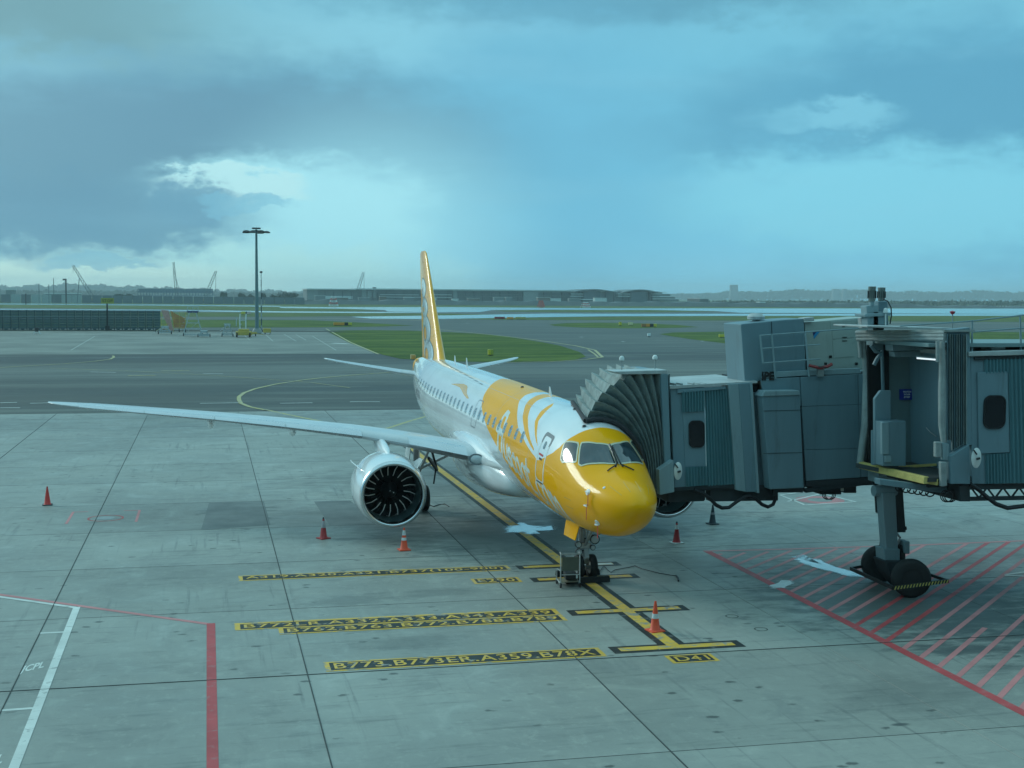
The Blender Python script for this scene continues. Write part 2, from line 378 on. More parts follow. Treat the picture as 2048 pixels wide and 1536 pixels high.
gsheet('grass', [(-900, 607), (0, 608), (340, 611), (560, 616), (700, 618), (770, 620.5), (700, 622.5), (560, 622), (330, 618), (0, 615.5), (-900, 614)], -.014, GRASS2, **gl)
gsheet('grass', [(900, 638), (985, 636), (1110, 634.5), (1240, 633), (1500, 632), (2048, 631), (2900, 632), (2900, 646), (2048, 644), (1500, 641), (1200, 640), (1000, 639.5)], -.022, GRASS2, **gl)
gsheet('grass', [(1099, 649), (1130, 646), (1200, 645), (1300, 647), (1360, 650), (1398, 654), (1330, 656), (1240, 656.5), (1160, 655), (1110, 652)], -.022, GRASS, **gl)
gsheet('grass', [(1319, 668), (1346, 664.6), (1480, 662.5), (1700, 662), (2048, 664), (2900, 672), (2900, 760), (2048, 722), (1700, 706), (1480, 690), (1380, 678), (1335, 671)], -.022, GRASS, **gl)
gsheet('grass', [(988, 621), (1100, 620), (1300, 620.5), (1450, 623), (1300, 624.5), (1100, 624), (1010, 623)], -.006, GRASS2, **gl)
for pts in ([(560, 613), (640, 614), (900, 614), (1200, 616.5), (2048, 617), (3200, 620), (3200, 628), (2048, 628), (1480, 625.5), (1430, 622), (1300, 620), (1100, 619.5), (985, 620), (960, 624), (870, 624.5), (775, 623), (770, 620), (690, 617.5), (560, 616)],
            [(-700, 606), (0, 606.5), (300, 608.5), (560, 611.5), (560, 613.5), (300, 611), (0, 609), (-700, 608.5)],
            [(-600, 615.5), (0, 617.5), (330, 619.5), (560, 622.5), (760, 623.8), (900, 625), (760, 626), (560, 625), (330, 622), (0, 620), (-600, 618.5)],
            [(700, 633.5), (800, 632), (900, 630.5), (1010, 628.5), (1100, 627), (1250, 627.5), (1480, 627.5), (2048, 628.5), (3000, 631), (3000, 633), (2048, 631.5), (1480, 631.5), (1200, 632.5), (1060, 634.5), (960, 636.5), (850, 638), (740, 637)]):
    gsheet('water', pts, -.010, WATER)
gsheet('kerb', [(-500, 655.5), (660, 661.5), (700, 664), (640, 663.6), (-500, 660.5)], -.006, M('hedge_dark', (.02, .03, .02), .9))
# concrete apron: one slab per bay, joints recessed
JX = [2.08 + 6.16 * k for k in range(-4, 10)]; JY = [15.3 + 5.98 * k for k in range(0, 13)] + [91.2]
apron = sheet('apron', [(-24, 14), (60, 14), (60, 92), (-24, 92)], -.035, DARKJ)
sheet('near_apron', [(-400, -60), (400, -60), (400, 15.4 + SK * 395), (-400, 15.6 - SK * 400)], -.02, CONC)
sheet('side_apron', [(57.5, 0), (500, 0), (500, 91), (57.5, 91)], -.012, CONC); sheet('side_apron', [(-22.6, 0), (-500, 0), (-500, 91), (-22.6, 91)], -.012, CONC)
g_ = .006
def slab_mesh(wx, wy):
    c = .008
    P = []
    for z, i in ((-.03, 0), (-c, 0), (0, c)):
        for (x, y) in ((g_ + i, g_ + i), (wx - g_ - i, g_ + i), (wx - g_ - i, wy - g_ - i), (g_ + i, wy - g_ - i)):
            P.append((x, y + SK * x, z))
    me = bpy.data.meshes.new('slab'); fs = [(8, 9, 10, 11)] + [(k, (k + 1) % 4, 4 + (k + 1) % 4, 4 + k) for k in range(4)] + [(4 + k, 4 + (k + 1) % 4, 8 + (k + 1) % 4, 8 + k) for k in range(4)]
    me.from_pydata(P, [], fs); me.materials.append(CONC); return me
sm = {}
for j in range(len(JY) - 1):
    for i in range(len(JX) - 1):
        key = round(JY[j + 1] - JY[j], 3)
        if key not in sm: sm[key] = slab_mesh(6.16, key)
        o = bpy.data.objects.new('slab', sm[key]); COL.objects.link(o); o.parent = apron
        o.location = (JX[i], JY[j] + SK * (JX[i] - 5), 0)
mb = MB()                                           # sealant standing in the joints, worn over the paint
for x in JX:
    if x < 9: mb.b2((x - .010, 15.3, -.03), (x + .010, 91.3, .0125))
for y in JY:
    a, b_ = sk(JX[0], y), sk(JX[-1], y)
    mb.prism([(a[0], a[1] - .010, -.028), (b_[0], b_[1] - .010, -.028), (b_[0], b_[1] + .010, -.028), (a[0], a[1] + .010, -.028)], (0, 0, .0395 if abs(y - 27.26) < 1 else .0305))
mb.build('joint_sealant', DARKJ, apron)

# ------------------------------------------------------------------ painted markings (sheets just above the concrete)
def rect(name, x0, x1, y0, y1, z, mat, skew=True, par=None):
    q = [(x0, y0), (x1, y0), (x1, y1), (x0, y1)]
    return sheet(name, [sk(*p) for p in q] if skew else q, z, mat, par or apron)
def line(name, pts, wd, z, mat, par=None):
    """ribbon along a polyline"""
    L, R_ = [], []
    P_ = [Vector((p[0], p[1])) for p in pts]
    for i, p in enumerate(P_):
        d = (P_[min(i + 1, len(P_) - 1)] - P_[max(i - 1, 0)]).normalized(); nrm = Vector((-d.y, d.x)) * wd / 2
        L.append(p + nrm); R_.append(p - nrm)
    me = bpy.data.meshes.new(name); k = len(P_)
    me.from_pydata([(q.x, q.y, z) for q in L + R_], [], [(i, i + 1, k + i + 1, k + i) for i in range(k - 1)])
    me.materials.append(mat)
    if me.polygons[0].normal.z < 0: me.flip_normals()
    o = bpy.data.objects.new(name, me); COL.objects.link(o); o.parent = par or apron
    return o
LX = 10.83
rect('line_border', LX - .34, LX + .34, 27.6, 71, .004, BLK, False)
rect('lead_in_line', LX - .16, LX + .16, 27.7, 78, .008, YEL, False)
for k, y in enumerate((27.86, 31.44, 35.4, 37.15)):
    rect('line_border', 9.24, 12.52, y - .30, y + .28, .0045, BLK); 
    o = rect('stop_bar', 9.44, 12.32, y - .15, y + .14, .0085, YEL if k < 3 else YEL)
rect('stop_bar', 11.35, 12.3, 37.03, 37.27, .0092, WHT)
def plate(txt, x0, x1, y0, y1, z=.0045, b_=.09):
    yc = (y0 + y1) / 2 - SK * ((x0 + x1) / 2 - 5)
    y0, y1 = yc - (y1 - y0) / 2, yc + (y1 - y0) / 2
    rect('text_plate', x0, x1, y0, y1, z, YEL)
    rect('text_panel', x0 + b_ * 1.3, x1 - b_ * 1.3, y0 + b_, y1 - b_, z + .004, BLK)
    xm, ym = (x0 + x1) / 2, yc
    M4 = Matrix.Translation((xm, ym + SK * (xm - 5), z + .008)) @ Matrix(((1, 0, 0, 0), (SK, 1, 0, 0), (0, 0, 1, 0), (0, 0, 0, 1)))
    put_text('lettering', txt, 1, M4, YEL, apron, width=(x1 - x0) - 4.6 * b_, height=(y1 - y0) - 3.4 * b_, bold=.012, spacing=1.08)
plate('A319.A320.A321.B737(100-900)', .83, 9.0, 36.78, 37.48)
plate('E290', 7.5, 8.93, 35.1, 35.76, b_=.075)
rect('text_plate', .6, 9.0, 31.30 + .03, 31.98, .0042, YEL); 
plate('B772LR.A332.A333.A343.A339', .62, 8.98, 31.28, 31.93, .0052)
plate('B762.B763.B772.B788.B789', 1.66, 9.0, 30.68, 31.33, .0048)
plate('B773.B773ER.A359.B78X', 2.5, 9.0, 27.38, 28.12)
plate('D41', 10.3, 11.44, 26.4, 27.03, b_=.075)
# red zone round the bridge wheels
line('red_boundary_line', [(16.0, 38.25), (16.02, 30), (16.03, 14)], .26, .004, RED)
line('red_boundary_line', [(15.9, 38.2), (18.9, 37.93), (23.9, 37.68), (27.6, 37.62), (36, 37.5)], .16, .0045, REDL)
hd = Vector((2.45, 2.20)).normalized()
k = 0; y = 38.25 - .72
hat = MB()
while y > 6:
    x0, y0 = 16.12, y
    Lmax = (37.7 - y0) / hd.y
    Lm = min(Lmax, (36 - x0) / hd.x, 17)
    a = Vector((x0, y0)); b_ = a + hd * Lm
    random.seed(k * 3 + 1)
    if k % 7 == 3: b_ = a + hd * min(Lm, 4.2)
    line('hatch_line', [a, b_], .14, .0036, RED if k in (12, 13, 14) else REDL)
    y -= .745; k += 1
line('white_line', [(23.6, 33.0), (26.6, 33.8), (30, 34.6)], .13, .0075, WHT); line('white_line', [(23.5, 32.9), (27, 31.6)], .13, .0077, WHT)
# left safety lines
line('red_line', [(-5.9, 36.75), (-.02, 32.15)], .16, .0045, REDL)
line('red_line', [(.02, 32.22), (.02, 14)], .21, .0052, RED)
line('white_line', [(-5.9, 36.5), (-3.5, 34.62)], .15, .0081, WHT); line('white_line', [(-3.45, 34.66), (-3.40, 26), (-3.34, 14)], .18, .0085, WHT)
line('white_line', [(-4.08, 32.14), (-3.48, 32.13)], .12, .0048, WHT); line('white_line', [(-4.08, 26.25), (-3.45, 26.26)], .12, .0048, WHT)
line('white_line', [(-4.08, 20.35), (-3.45, 20.36)], .12, .0048, WHT)
for yy in (29.15, 23.25):
    M4 = Matrix.Translation((-3.86, yy, .005)) @ Matrix(((.50, .02, 0, 0), (.36, .72, 0, 0), (0, 0, 1, 0), (0, 0, 0, 1)))
    put_text('lettering', 'JCPL', 1, M4, WHT, apron, width=.92, height=.95, bold=.03)
# hydrant pits
def ring(x, y, r, wd, mat, name='hydrant_ring'):
    line(name, [(x + r * math.cos(a), y + r * math.sin(a)) for a in [2 * math.pi * i / 32 for i in range(33)]], wd, .0052, mat)
ring(-3.75, 48.4, .62, .07, RED); sheet('hydrant_cover', [(-3.75 + .33 * math.cos(a / 16 * math.pi), 48.4 + .33 * math.sin(a / 16 * math.pi)) for a in range(32)], .006, M('pit_cover', (.3, .33, .33), .5, .3), apron)
rect('hydrant_marking', -5.1, -5.0, 47.2, 49.8, .0045, REDL); rect('hydrant_marking', -2.66, -2.56, 47.2, 49.8, .0045, REDL)
rect('hydrant_marking', -5.0, -4.5, 49.7, 49.78, .0045, REDL); rect('hydrant_marking', -3.2, -2.66, 49.7, 49.78, .0045, REDL)
for (x, y) in ((13.35, 30.1), (13.55, 28.75)): ring(x, y, .16, .03, DARKJ, 'pit_ring')
# second pit marking under the bridges
c0 = G(1640, 1000)
ring(c0.x, c0.y, .75, .5, REDL)
for a, b_ in (((1560, 990), (1610, 1010)), ((1560, 990), (1640, 980)), ((1610, 1010), (1705, 1004)), ((1640, 986), (1712, 1004)), ((1575, 1003), (1640, 988))):
    line('hydrant_marking', [G(*a), G(*b_)], .12, .0058, WHT)
# taxiway lines
ln = lambda nm, pts, wd, mt, z=-.02: line(nm, [G(u, v) for u, v in pts], wd, z, mt, bpy.data.objects['taxiway'])
ln('taxi_line', [(845, 741), (770, 745), (700, 750), (645, 755), (600, 760), (550, 768), (510, 777), (488, 785), (478, 793), (478, 799), (482, 806), (500, 813), (530, 819)], .34, YELF)
line('taxi_line', [G(530, 819), G(580, 830), G(640, 842), G(760, 860), G(850, 873)], .28, .0045, YELF)
line('taxi_line', [G(770, 858), G(820, 842), G(862, 830)], .28, .0049, YELF)
ln('taxi_line', [(-40, 737), (60, 731), (130, 727), (190, 722), (220, 718), (228, 714), (226, 711)], .32, YELF)
ln('taxi_line', [(100, 736), (250, 741), (420, 750), (620, 764), (700, 775)], .18, YELF)
for a, b_, m_ in (((180, 743.5), (232, 744.5), WHT), ((256, 751), (312, 750), YELF), ((322, 741.5), (378, 740.5), YELF), ((406, 747), (446, 747), WHT), ((60, 806), (110, 805), WHT), ((0, 805), (34, 804), WHT), ((400, 806), (480, 805), WHT), ((560, 806), (625, 805), WHT), ((700, 803), (760, 803), WHT), ((0, 815), (40, 815), WHT), ((760, 740), (800, 747), WHT)):
    ln('taxi_marking', [a, b_], .55 if m_ is YELF else .3, m_)
ln('stand_edge', [(0, 829.5), (845, 820)], .5, DARKJ); 
ln('edge_line', [(652, 657), (700, 684), (757, 708)], .35, YELF, -.015); ln('edge_line', [(880, 659), (960, 667), (1060, 678), (1150, 691), (1190, 700), (1205, 714), (1172, 718.5), (1100, 723), (1000, 725)], .45, YELF, -.015)
ln('edge_line', [(1176, 699), (1190, 708), (1196, 714)], .3, YELF, -.015)
for (u, v, u2, v2) in ((488, 670, 500, 680), (530, 668, 546, 682), (568, 668, 592, 682), (592, 669, 612, 680), (625, 672, 672, 700), (190, 672, 142, 700)):
    line('bay_line', [G(u, v), G(u2, v2)], .17, -.02, M('bay_line_worn', (.36, .38, .35), .6, var=.3, scale=.6), bpy.data.objects['far_apron'])
line('bay_line', [G(665, 686), G(695, 687)], 1.6, -.02, WHT, bpy.data.objects['far_apron'])
for (u, v) in ((1405, 682), (1246, 683), (935, 646), (1163, 674)): ln('centre_mark', [(u - 3, v), (u + 3, v)], 1.2, WHT)
ln('runway_edge', [(-200, 634.5), (640, 636.5), (860, 641)], 2.2, YELF); ln('runway_edge', [(1100, 642), (1500, 643), (2600, 651)], 1.6, YELF)
sheet('repair_patch', [tuple(G(*q)[:2]) for q in ((418, 1006), (528, 1003), (541, 1050), (402, 1060))], .0032, M('patched_concrete', (.15, .165, .16), .6, var=.35, scale=.8), apron)
sheet('repair_patch', [tuple(G(*q)[:2]) for q in ((628, 1003), (700, 1001), (760, 1048), (660, 1052))], .0032, M('patched_concrete', (.15, .165, .16)), apron)
# puddles with bright sky painted in as a pale base colour
def blobpoly(pts): return [(p.x, p.y) for p in (G(*q) for q in pts)]
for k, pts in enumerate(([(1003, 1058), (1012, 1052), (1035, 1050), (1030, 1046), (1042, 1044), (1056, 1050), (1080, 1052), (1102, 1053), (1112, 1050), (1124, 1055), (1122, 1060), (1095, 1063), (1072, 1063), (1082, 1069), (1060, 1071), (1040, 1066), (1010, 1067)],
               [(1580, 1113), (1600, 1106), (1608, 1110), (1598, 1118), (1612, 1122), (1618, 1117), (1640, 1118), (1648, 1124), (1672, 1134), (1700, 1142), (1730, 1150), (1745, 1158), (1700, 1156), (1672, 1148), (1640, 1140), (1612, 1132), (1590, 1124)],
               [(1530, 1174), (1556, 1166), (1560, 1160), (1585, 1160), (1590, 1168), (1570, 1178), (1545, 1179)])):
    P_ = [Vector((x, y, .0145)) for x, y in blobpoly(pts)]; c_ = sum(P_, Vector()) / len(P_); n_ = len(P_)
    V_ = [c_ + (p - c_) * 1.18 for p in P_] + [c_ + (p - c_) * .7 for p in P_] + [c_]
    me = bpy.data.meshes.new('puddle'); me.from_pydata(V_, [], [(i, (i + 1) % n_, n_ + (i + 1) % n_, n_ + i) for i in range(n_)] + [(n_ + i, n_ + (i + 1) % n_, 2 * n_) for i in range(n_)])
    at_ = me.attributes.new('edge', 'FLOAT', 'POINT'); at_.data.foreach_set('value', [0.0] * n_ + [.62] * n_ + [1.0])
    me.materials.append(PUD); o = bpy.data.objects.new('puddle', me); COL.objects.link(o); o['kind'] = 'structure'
# ------------------------------------------------------------------ the airliner (its own frame: x to port, y aft of the nose tip, z up)
A0 = Vector((10.79, 30.15, 0)); YAW = math.radians(.2)
plane = thing('airliner', 'white and yellow twin jet airliner parked nose first at the stand', 'airplane', A0, -YAW)
WHITE = M('aircraft_white', (.83, .84, .85), .22, var=.03, scale=.6, coat=1.0)
AYEL = M('aircraft_yellow', (.98, .42, .0), .32, var=.035, scale=.6, coat=.38, spec=.05)
ORG = M('livery_orange', (.90, .42, .04), .22, var=.03, coat=1.0)
BARE = M('polished_metal', (.62, .64, .66), .22, metal=1.0, var=.06, scale=3)
WINGG = M('wing_grey', (.58, .61, .63), .32, var=.06, scale=1.2, coat=.5, dirt=.12)
LEADM = M('leading_edge_metal', (.60, .62, .65), .28, metal=.85, var=.06, scale=1)
DKM = M('dark_metal', (.05, .055, .06), .45, metal=.6); STEEL = M('gear_steel', (.50, .52, .53), .35, metal=.4, var=.15, scale=6)
RUB = M('tyre_rubber', (.016, .017, .018), .75, var=.25, scale=8); BLACKP = M('black_plastic', (.012, .013, .015), .5)
GLASS = M('cockpit_glass', (.02, .035, .045), .05, coat=1.0, var=.3, scale=3); CABG = M('cabin_glass', (.14, .18, .20), .10, coat=1.0)
REDTAG = M('red_ribbon', (.55, .03, .03), .6); LAMP = M('lamp_glass', (.55, .6, .62), .08, coat=1)
SEAM = M('panel_seam', (.16, .18, .2), .5); FRAMEM = M('window_frame_paint', (.62, .60, .42), .3, coat=.6); WOUT = M('door_outline_paint', (.72, .74, .70), .3, coat=.6)

FT = np.array([
[0.00,2.95,2.95,0.00,2.95],[0.04,3.06,2.82,0.16,2.95],[0.15,3.17,2.68,0.30,2.94],[0.4,3.32,2.44,0.50,2.93],[0.8,3.47,2.20,0.72,2.92],[1.3,3.62,2.00,0.91,2.93],
[1.8,3.78,1.88,1.06,2.96],[2.4,4.10,1.80,1.19,3.0],[3.0,4.47,1.75,1.29,3.06],[3.6,4.74,1.72,1.37,3.12],[4.5,4.95,1.70,1.44,3.2],[6,5.08,1.69,1.495,3.27],[8,5.12,1.69,1.505,3.3],
[14,5.24,1.72,1.505,3.36],[20,5.32,1.78,1.505,3.42],[24,5.35,1.90,1.50,3.5],[27,5.36,2.32,1.42,3.70],[30,5.33,2.98,1.14,4.0],[33,5.24,3.68,.70,4.35],[35,5.12,4.1,.40,4.55],[35.9,5.02,4.3,.24,4.66],[36.2,4.9,4.42,.1,4.68]])
def pchip(xs, ys, x):
    h = np.diff(xs); d = np.diff(ys) / h; m_ = np.zeros(len(xs))
    for i in range(1, len(xs) - 1):
        if d[i - 1] * d[i] > 0:
            w1 = 2 * h[i] + h[i - 1]; w2 = h[i] + 2 * h[i - 1]; m_[i] = (w1 + w2) / (w1 / d[i - 1] + w2 / d[i])
    m_[0] = d[0]; m_[-1] = d[-1]
    i = np.clip(np.searchsorted(xs, x) - 1, 0, len(xs) - 2); t_ = (x - xs[i]) / h[i]
    return (2*t_**3-3*t_**2+1)*ys[i]+(t_**3-2*t_**2+t_)*h[i]*m_[i]+(-2*t_**3+3*t_**2)*ys[i+1]+(t_**3-t_**2)*h[i]*m_[i+1]
def fus0(s, th):
    s = np.asarray(s, float); th = np.asarray(th, float)
    top, bot, w_, zw = [pchip(FT[:, 0], FT[:, k], np.clip(s, 0, 36.2)) for k in (1, 2, 3, 4)]
    c = np.cos(th)
    return np.stack([w_ * np.sin(th), s + 0 * th, zw + np.where(c > 0, top - zw, zw - bot) * c], -1)
def fus(s, th, off=0.0):
    p = fus0(s, th)
    e = 1e-3; a = fus0(np.asarray(s) + e, th) - fus0(np.asarray(s) - e, th); b = fus0(s, np.asarray(th) + e) - fus0(s, np.asarray(th) - e)
    n = np.cross(a, b); L = np.linalg.norm(n, axis=-1, keepdims=True); L[L < 1e-12] = 1; n = n / L
    return p - n * off
TM = 1.58                                            # metres per radian round the body
def clip_grid(ss_, ths, g, want_both=False):
    """marching squares: returns pts (s,th), faces, inside flags"""
    NS, NTh = len(ss_), len(ths); pts = [(a, b) for a in ss_ for b in ths]; gv = np.asarray(g(*np.meshgrid(ss_, ths, indexing='ij'))).reshape(-1)
    ed = {}; F_ = []; fl = []
    def cut(i, j):
        k = (min(i, j), max(i, j))
        if k not in ed:
            i, j = k; t_ = gv[i] / (gv[i] - gv[j]); t_ = min(max(t_, .02), .98)
            ed[k] = len(pts); pts.append((pts[i][0] + (pts[j][0] - pts[i][0]) * t_, pts[i][1] + (pts[j][1] - pts[i][1]) * t_))
        return ed[k]
    for a in range(NS - 1):
        for b in range(NTh - 1):
            q = [a * NTh + b, (a + 1) * NTh + b, (a + 1) * NTh + b + 1, a * NTh + b + 1]
            ins = [gv[i] < 0 for i in q]
            if all(ins): F_.append(q); fl.append(1)
            elif not any(ins):
                if want_both: F_.append(q); fl.append(0)
            else:
                for want in ((1, 0) if want_both else (1,)):
                    P_ = []
                    for k in range(4):
                        i, j = q[k], q[(k + 1) % 4]
                        if ins[k] == bool(want): P_.append(i)
                        if ins[k] != ins[(k + 1) % 4]: P_.append(cut(i, j))
                    if len(P_) >= 3: F_.append(P_); fl.append(want)
    return pts, F_, fl
def surf_mesh(name, pts, F_, off, mats, idx=None, parent=plane, fn=fus, smooth=True):
    used = sorted({i for f in F_ for i in f}); mp = {o: n for n, o in enumerate(used)}
    P = np.array([pts[i] for i in used]); co = fn(P[:, 0], P[:, 1], off)
    me = bpy.data.meshes.new(name); me.from_pydata([tuple(c) for c in co], [], [[mp[i] for i in f] for f in F_])
    for m_ in mats: me.materials.append(m_)
    if idx is not None: me.polygons.foreach_set('material_index', idx)
    if smooth:
        me.polygons.foreach_set('use_smooth', [True] * len(me.polygons))
        e = 2e-3
        a = fn(P[:, 0] + e, P[:, 1], off) - fn(P[:, 0] - e, P[:, 1], off); b = fn(P[:, 0], P[:, 1] + e, off) - fn(P[:, 0], P[:, 1] - e, off)
        n = np.cross(a, b); L = np.linalg.norm(n, axis=1, keepdims=True); L[L < 1e-12] = 1; n /= L
        if fn is fus:
            n = -n; n[P[:, 0] < .006] = (0, -1, 0)
        # face orientation
        me.update()
        fn0 = np.array([p.normal[:] for p in me.polygons]); v0 = np.array([n[p.vertices[0]] for p in me.polygons])
        if ((fn0 * v0).sum(1) < 0).mean() > .5: me.flip_normals()
        me.normals_split_custom_set_from_vertices([tuple(x) for x in n])
    o = bpy.data.objects.new(name, me); COL.objects.link(o); o.parent = parent
    return o
def patch(name, sdf, s0, s1, t0, t1, d, off, mat, parent=plane):
    """sdf(s, th) in metres, t0,t1 in degrees"""
    ss_ = np.linspace(s0, s1, max(3, int((s1 - s0) / d) + 2)); ths = np.radians(np.linspace(t0, t1, max(3, int(math.radians(abs(t1 - t0)) * TM / d) + 2)))
    pts, F_, fl = clip_grid(ss_, ths, sdf)
    return surf_mesh(name, pts, F_, off, [mat], parent=parent)
def seg_sdf(poly, rad, closed=False):
    """stroke along (s, deg) points"""
    Q = [(a, math.radians(b) * TM) for a, b in poly]; E_ = list(zip(Q, Q[1:] + ([Q[0]] if closed else [])))
    if not closed: E_ = E_[:len(Q) - 1]
    def f(S, T):
        x, y = S, T * TM; d = np.full(np.shape(S), 1e9)
        for (ax, ay), (bx, by) in E_:
            L2 = (bx - ax) ** 2 + (by - ay) ** 2 + 1e-12; h = np.clip(((x - ax) * (bx - ax) + (y - ay) * (by - ay)) / L2, 0, 1)
            d = np.minimum(d, np.hypot(x - ax - h * (bx - ax), y - ay - h * (by - ay)))
        return d - rad
    return f
def poly_sdf(poly):
    Q = [(a, math.radians(b) * TM) for a, b in poly]; edge = seg_sdf(poly, 0, True)
    def f(S, T):
        x, y = S, T * TM; ins = np.zeros(np.shape(S), bool)
        for (ax, ay), (bx, by) in zip(Q, Q[1:] + Q[:1]):
            c = (ay > y) != (by > y)
            with np.errstate(divide='ignore', invalid='ignore'): xi = (bx - ax) * (y - ay) / (by - ay if by != ay else 1e-9) + ax
            ins ^= c & (x < xi)
        d = edge(S, T); return np.where(ins, -d, d)
    return f
# ---- livery: where the body is yellow (negative)
def ip(th, tab):
    a = np.array(tab, float); return np.interp(np.degrees(np.abs(th)), a[:, 0], a[:, 1])
def g_livery(S, T):
    rear = (S - ip(T, [(0,15.75),(26,14.95),(43.5,14.4),(55,13.84),(63.5,13.1),(75.5,11.81),(83.5,10.75),(92.5,9.56),(107,8.23),(121.5,7.1),(132,5.3),(138,4.13),(146,3.36),(165,2.4),(180,2.0)])) * .75
    # white circle round the door, joined by two rings
    so = ip(T, [(0,10.2),(7,10.3),(20,10.28),(31,10.0),(40,9.42),(50,8.75),(60,7.97),(66,7.1),(72,6.3),(76,5.6),(79,5.0),(84,4.2),(180,-2)])
    sf = ip(T, [(0,3.44),(12,3.44),(26,3.5),(33,3.54),(44,3.66),(54,3.76),(63.5,4.0),(73,4.5),(80,5.1),(180,9)])
    blob_ = np.maximum(S - so, sf - S) * .75
    r1 = np.maximum(S - ip(T, [(0,9.6),(8,9.55),(24,9.30),(33,9.0),(47,8.23),(62,7.0),(69.5,6.1),(74,5.4)]), ip(T, [(0,8.7),(8,8.7),(21,8.62),(33,8.30),(45,7.68),(54,7.05),(65,6.2),(70,5.65),(74,5.4),(90,6)]) - S) * .8
    r2 = np.maximum(S - ip(T, [(0,7.3),(14,7.25),(23,7.15),(34,7.05),(46,6.75),(58,6.02),(64,5.6),(69,5.2)]), ip(T, [(0,7.4),(14,7.2),(20,6.85),(35,6.58),(44,6.46),(58,5.8),(64,5.45),(69,5.2),(90,6)]) - S) * .8
    return np.maximum(rear, -np.maximum(blob_, -np.minimum(r1, r2)))
ss_ = np.concatenate([np.array([0.002, .008, .02, .035]), np.linspace(.05, 1, 20), np.linspace(1.05, 16.4, 220), np.linspace(16.6, 36.2, 70)])
ths = np.linspace(-math.pi, math.pi, 181)
pts, F_, fl = clip_grid(ss_, ths, g_livery, True)
body = surf_mesh('fuselage', pts, F_, 0, [WHITE, AYEL], idx=fl)
# seal tail end and nose
MB().lathe([(0.001, 36.25), (.16, 36.24), (.20, 36.15), (.22, 35.9)], 16, (0, 0, 4.66), 'Y').build('exhaust', DKM, plane, True)
# yellow tail cone
patch('tail_cone_paint', lambda S, T: 33.6 + .5 * np.cos(T) - S, 32.6, 36.19, -180, 180, .12, .004, AYEL)
# bird mark, registration, seam along the crown
patch('bird_mark', poly_sdf([(20.7, -46.6), (19.6, -42.4), (18.55, -39.2), (17.9, -39.5), (17.55, -41.5), (17.3, -45.5), (16.9, -50), (16.0, -55), (16.6, -55.3), (17.5, -51.8), (18.1, -48.8), (18.7, -46), (19.5, -46)]), 15.8, 20.9, -57, -38, .045, .003, ORG)
patch('crown_seam', seg_sdf([(28.2, -8), (23.7, -19), (19.2, -25), (16.0, -29.5)], .022), 15.9, 28.3, -31, -7, .05, .003, SEAM)
# ---- lettering: glyph strokes on (a, b): a metres aft-to-forward, b in x-heights
def bs(s): return np.interp(s, [2.6, 3.4, 4.1, 4.7, 5.3, 6.0, 6.7, 7.4, 8.25, 9.3, 10.2], [-142, -138.5, -133, -127, -121.5, -116, -110.5, -105.5, -100, -93, -86])
def tp(s): return np.interp(s, [2.6, 3.0, 3.5, 4.0, 4.6, 5.6, 6.3, 7.0, 8.0, 9.1, 10.2], [-115, -113, -110, -106.5, -102, -96.5, -94, -91.5, -87, -80, -71])
def GM(a, b):
    s = a + .22 * b; return (s, float(bs(s) + (tp(s) - bs(s)) * b))
def arc(cx, cy, rx, ry, a0, a1, n=12): return [(cx + rx * math.cos(math.radians(a0 + (a1 - a0) * i / n)), cy + ry * math.sin(math.radians(a0 + (a1 - a0) * i / n))) for i in range(n + 1)]
# reading direction is towards the nose, so -a; glyph cells listed as (a position, strokes in (dx forward, b))
gl_ = []
def glyph(a, strokes, r=.062):
    for st in strokes: gl_.append(([GM(a - x * 1.25, y * 1.08) for x, y in st], r * (1.05 if r < .075 else 1.2)))
LR_ = 1.32
glyph(9.95, [[(-.02, -.35), (.0, 0.3), (.02, 1.2), (.06, 1.75), (.22, 2.2), (.50, 2.3)], [(-.25, 1.0), (.35, 1.05)]], .085)      # f
glyph(9.32, [[(0, -.05), (.02, 1.0), (.04, 2.1)]], .08)                                                                      # l
glyph(8.98, [[(0, 1.0), (.02, .45), (.12, .08), (.28, .12), (.38, .5), (.40, 1.0)], [(.40, 1.0), (.36, 0), (.25, -.5), (.05, -.62)]], .058)      # y
glyph(8.38, [[(.34, .86), (.2, .99), (.04, .86), (.06, .62), (.3, .40), (.32, .14), (.16, .0), (0, .12)]], .062)                      # s
glyph(7.85, [[(.36, .84), (.2, 1.0), (.02, .7), (0, .3), (.18, 0), (.36, .14)]], .062)                                              # c
glyph(7.30, [arc(.2, .5, .2, .5, 0, 360, 16)], .064); glyph(6.62, [arc(.2, .5, .2, .5, 0, 360, 16)], .064)                       # o o
glyph(5.95, [[(.05, 1.35), (.06, .3), (.16, .02), (.32, .06)], [(-.1, .98), (.3, .98)]], .062)                                    # t
glyph(5.42, [[(0, .05), (.02, .06)]], .085)                                                                                    # .
glyph(5.05, [[(.36, .84), (.2, 1.0), (.02, .7), (0, .3), (.18, 0), (.36, .14)]], .064)                                              # c
glyph(4.45, [arc(.2, .5, .21, .5, 0, 360, 16)], .066)                                                                            # o
glyph(3.80, [[(0, 0), (0, 1.0)], [(0, .75), (.12, 1.0), (.24, .8), (.25, 0)], [(.25, .75), (.38, 1.0), (.5, .8), (.5, 0)]], .062)    # m
LET = M('lettering_white', (.80, .82, .74), .25, coat=.8)
for pl_, r in gl_:
    sa = [p[0] for p in pl_]; ta = [p[1] for p in pl_]; mg = 4
    patch('letter_stroke', seg_sdf(pl_, r), min(sa) - .1, max(sa) + .1, min(ta) - mg, max(ta) + mg, .028, .0032, LET)
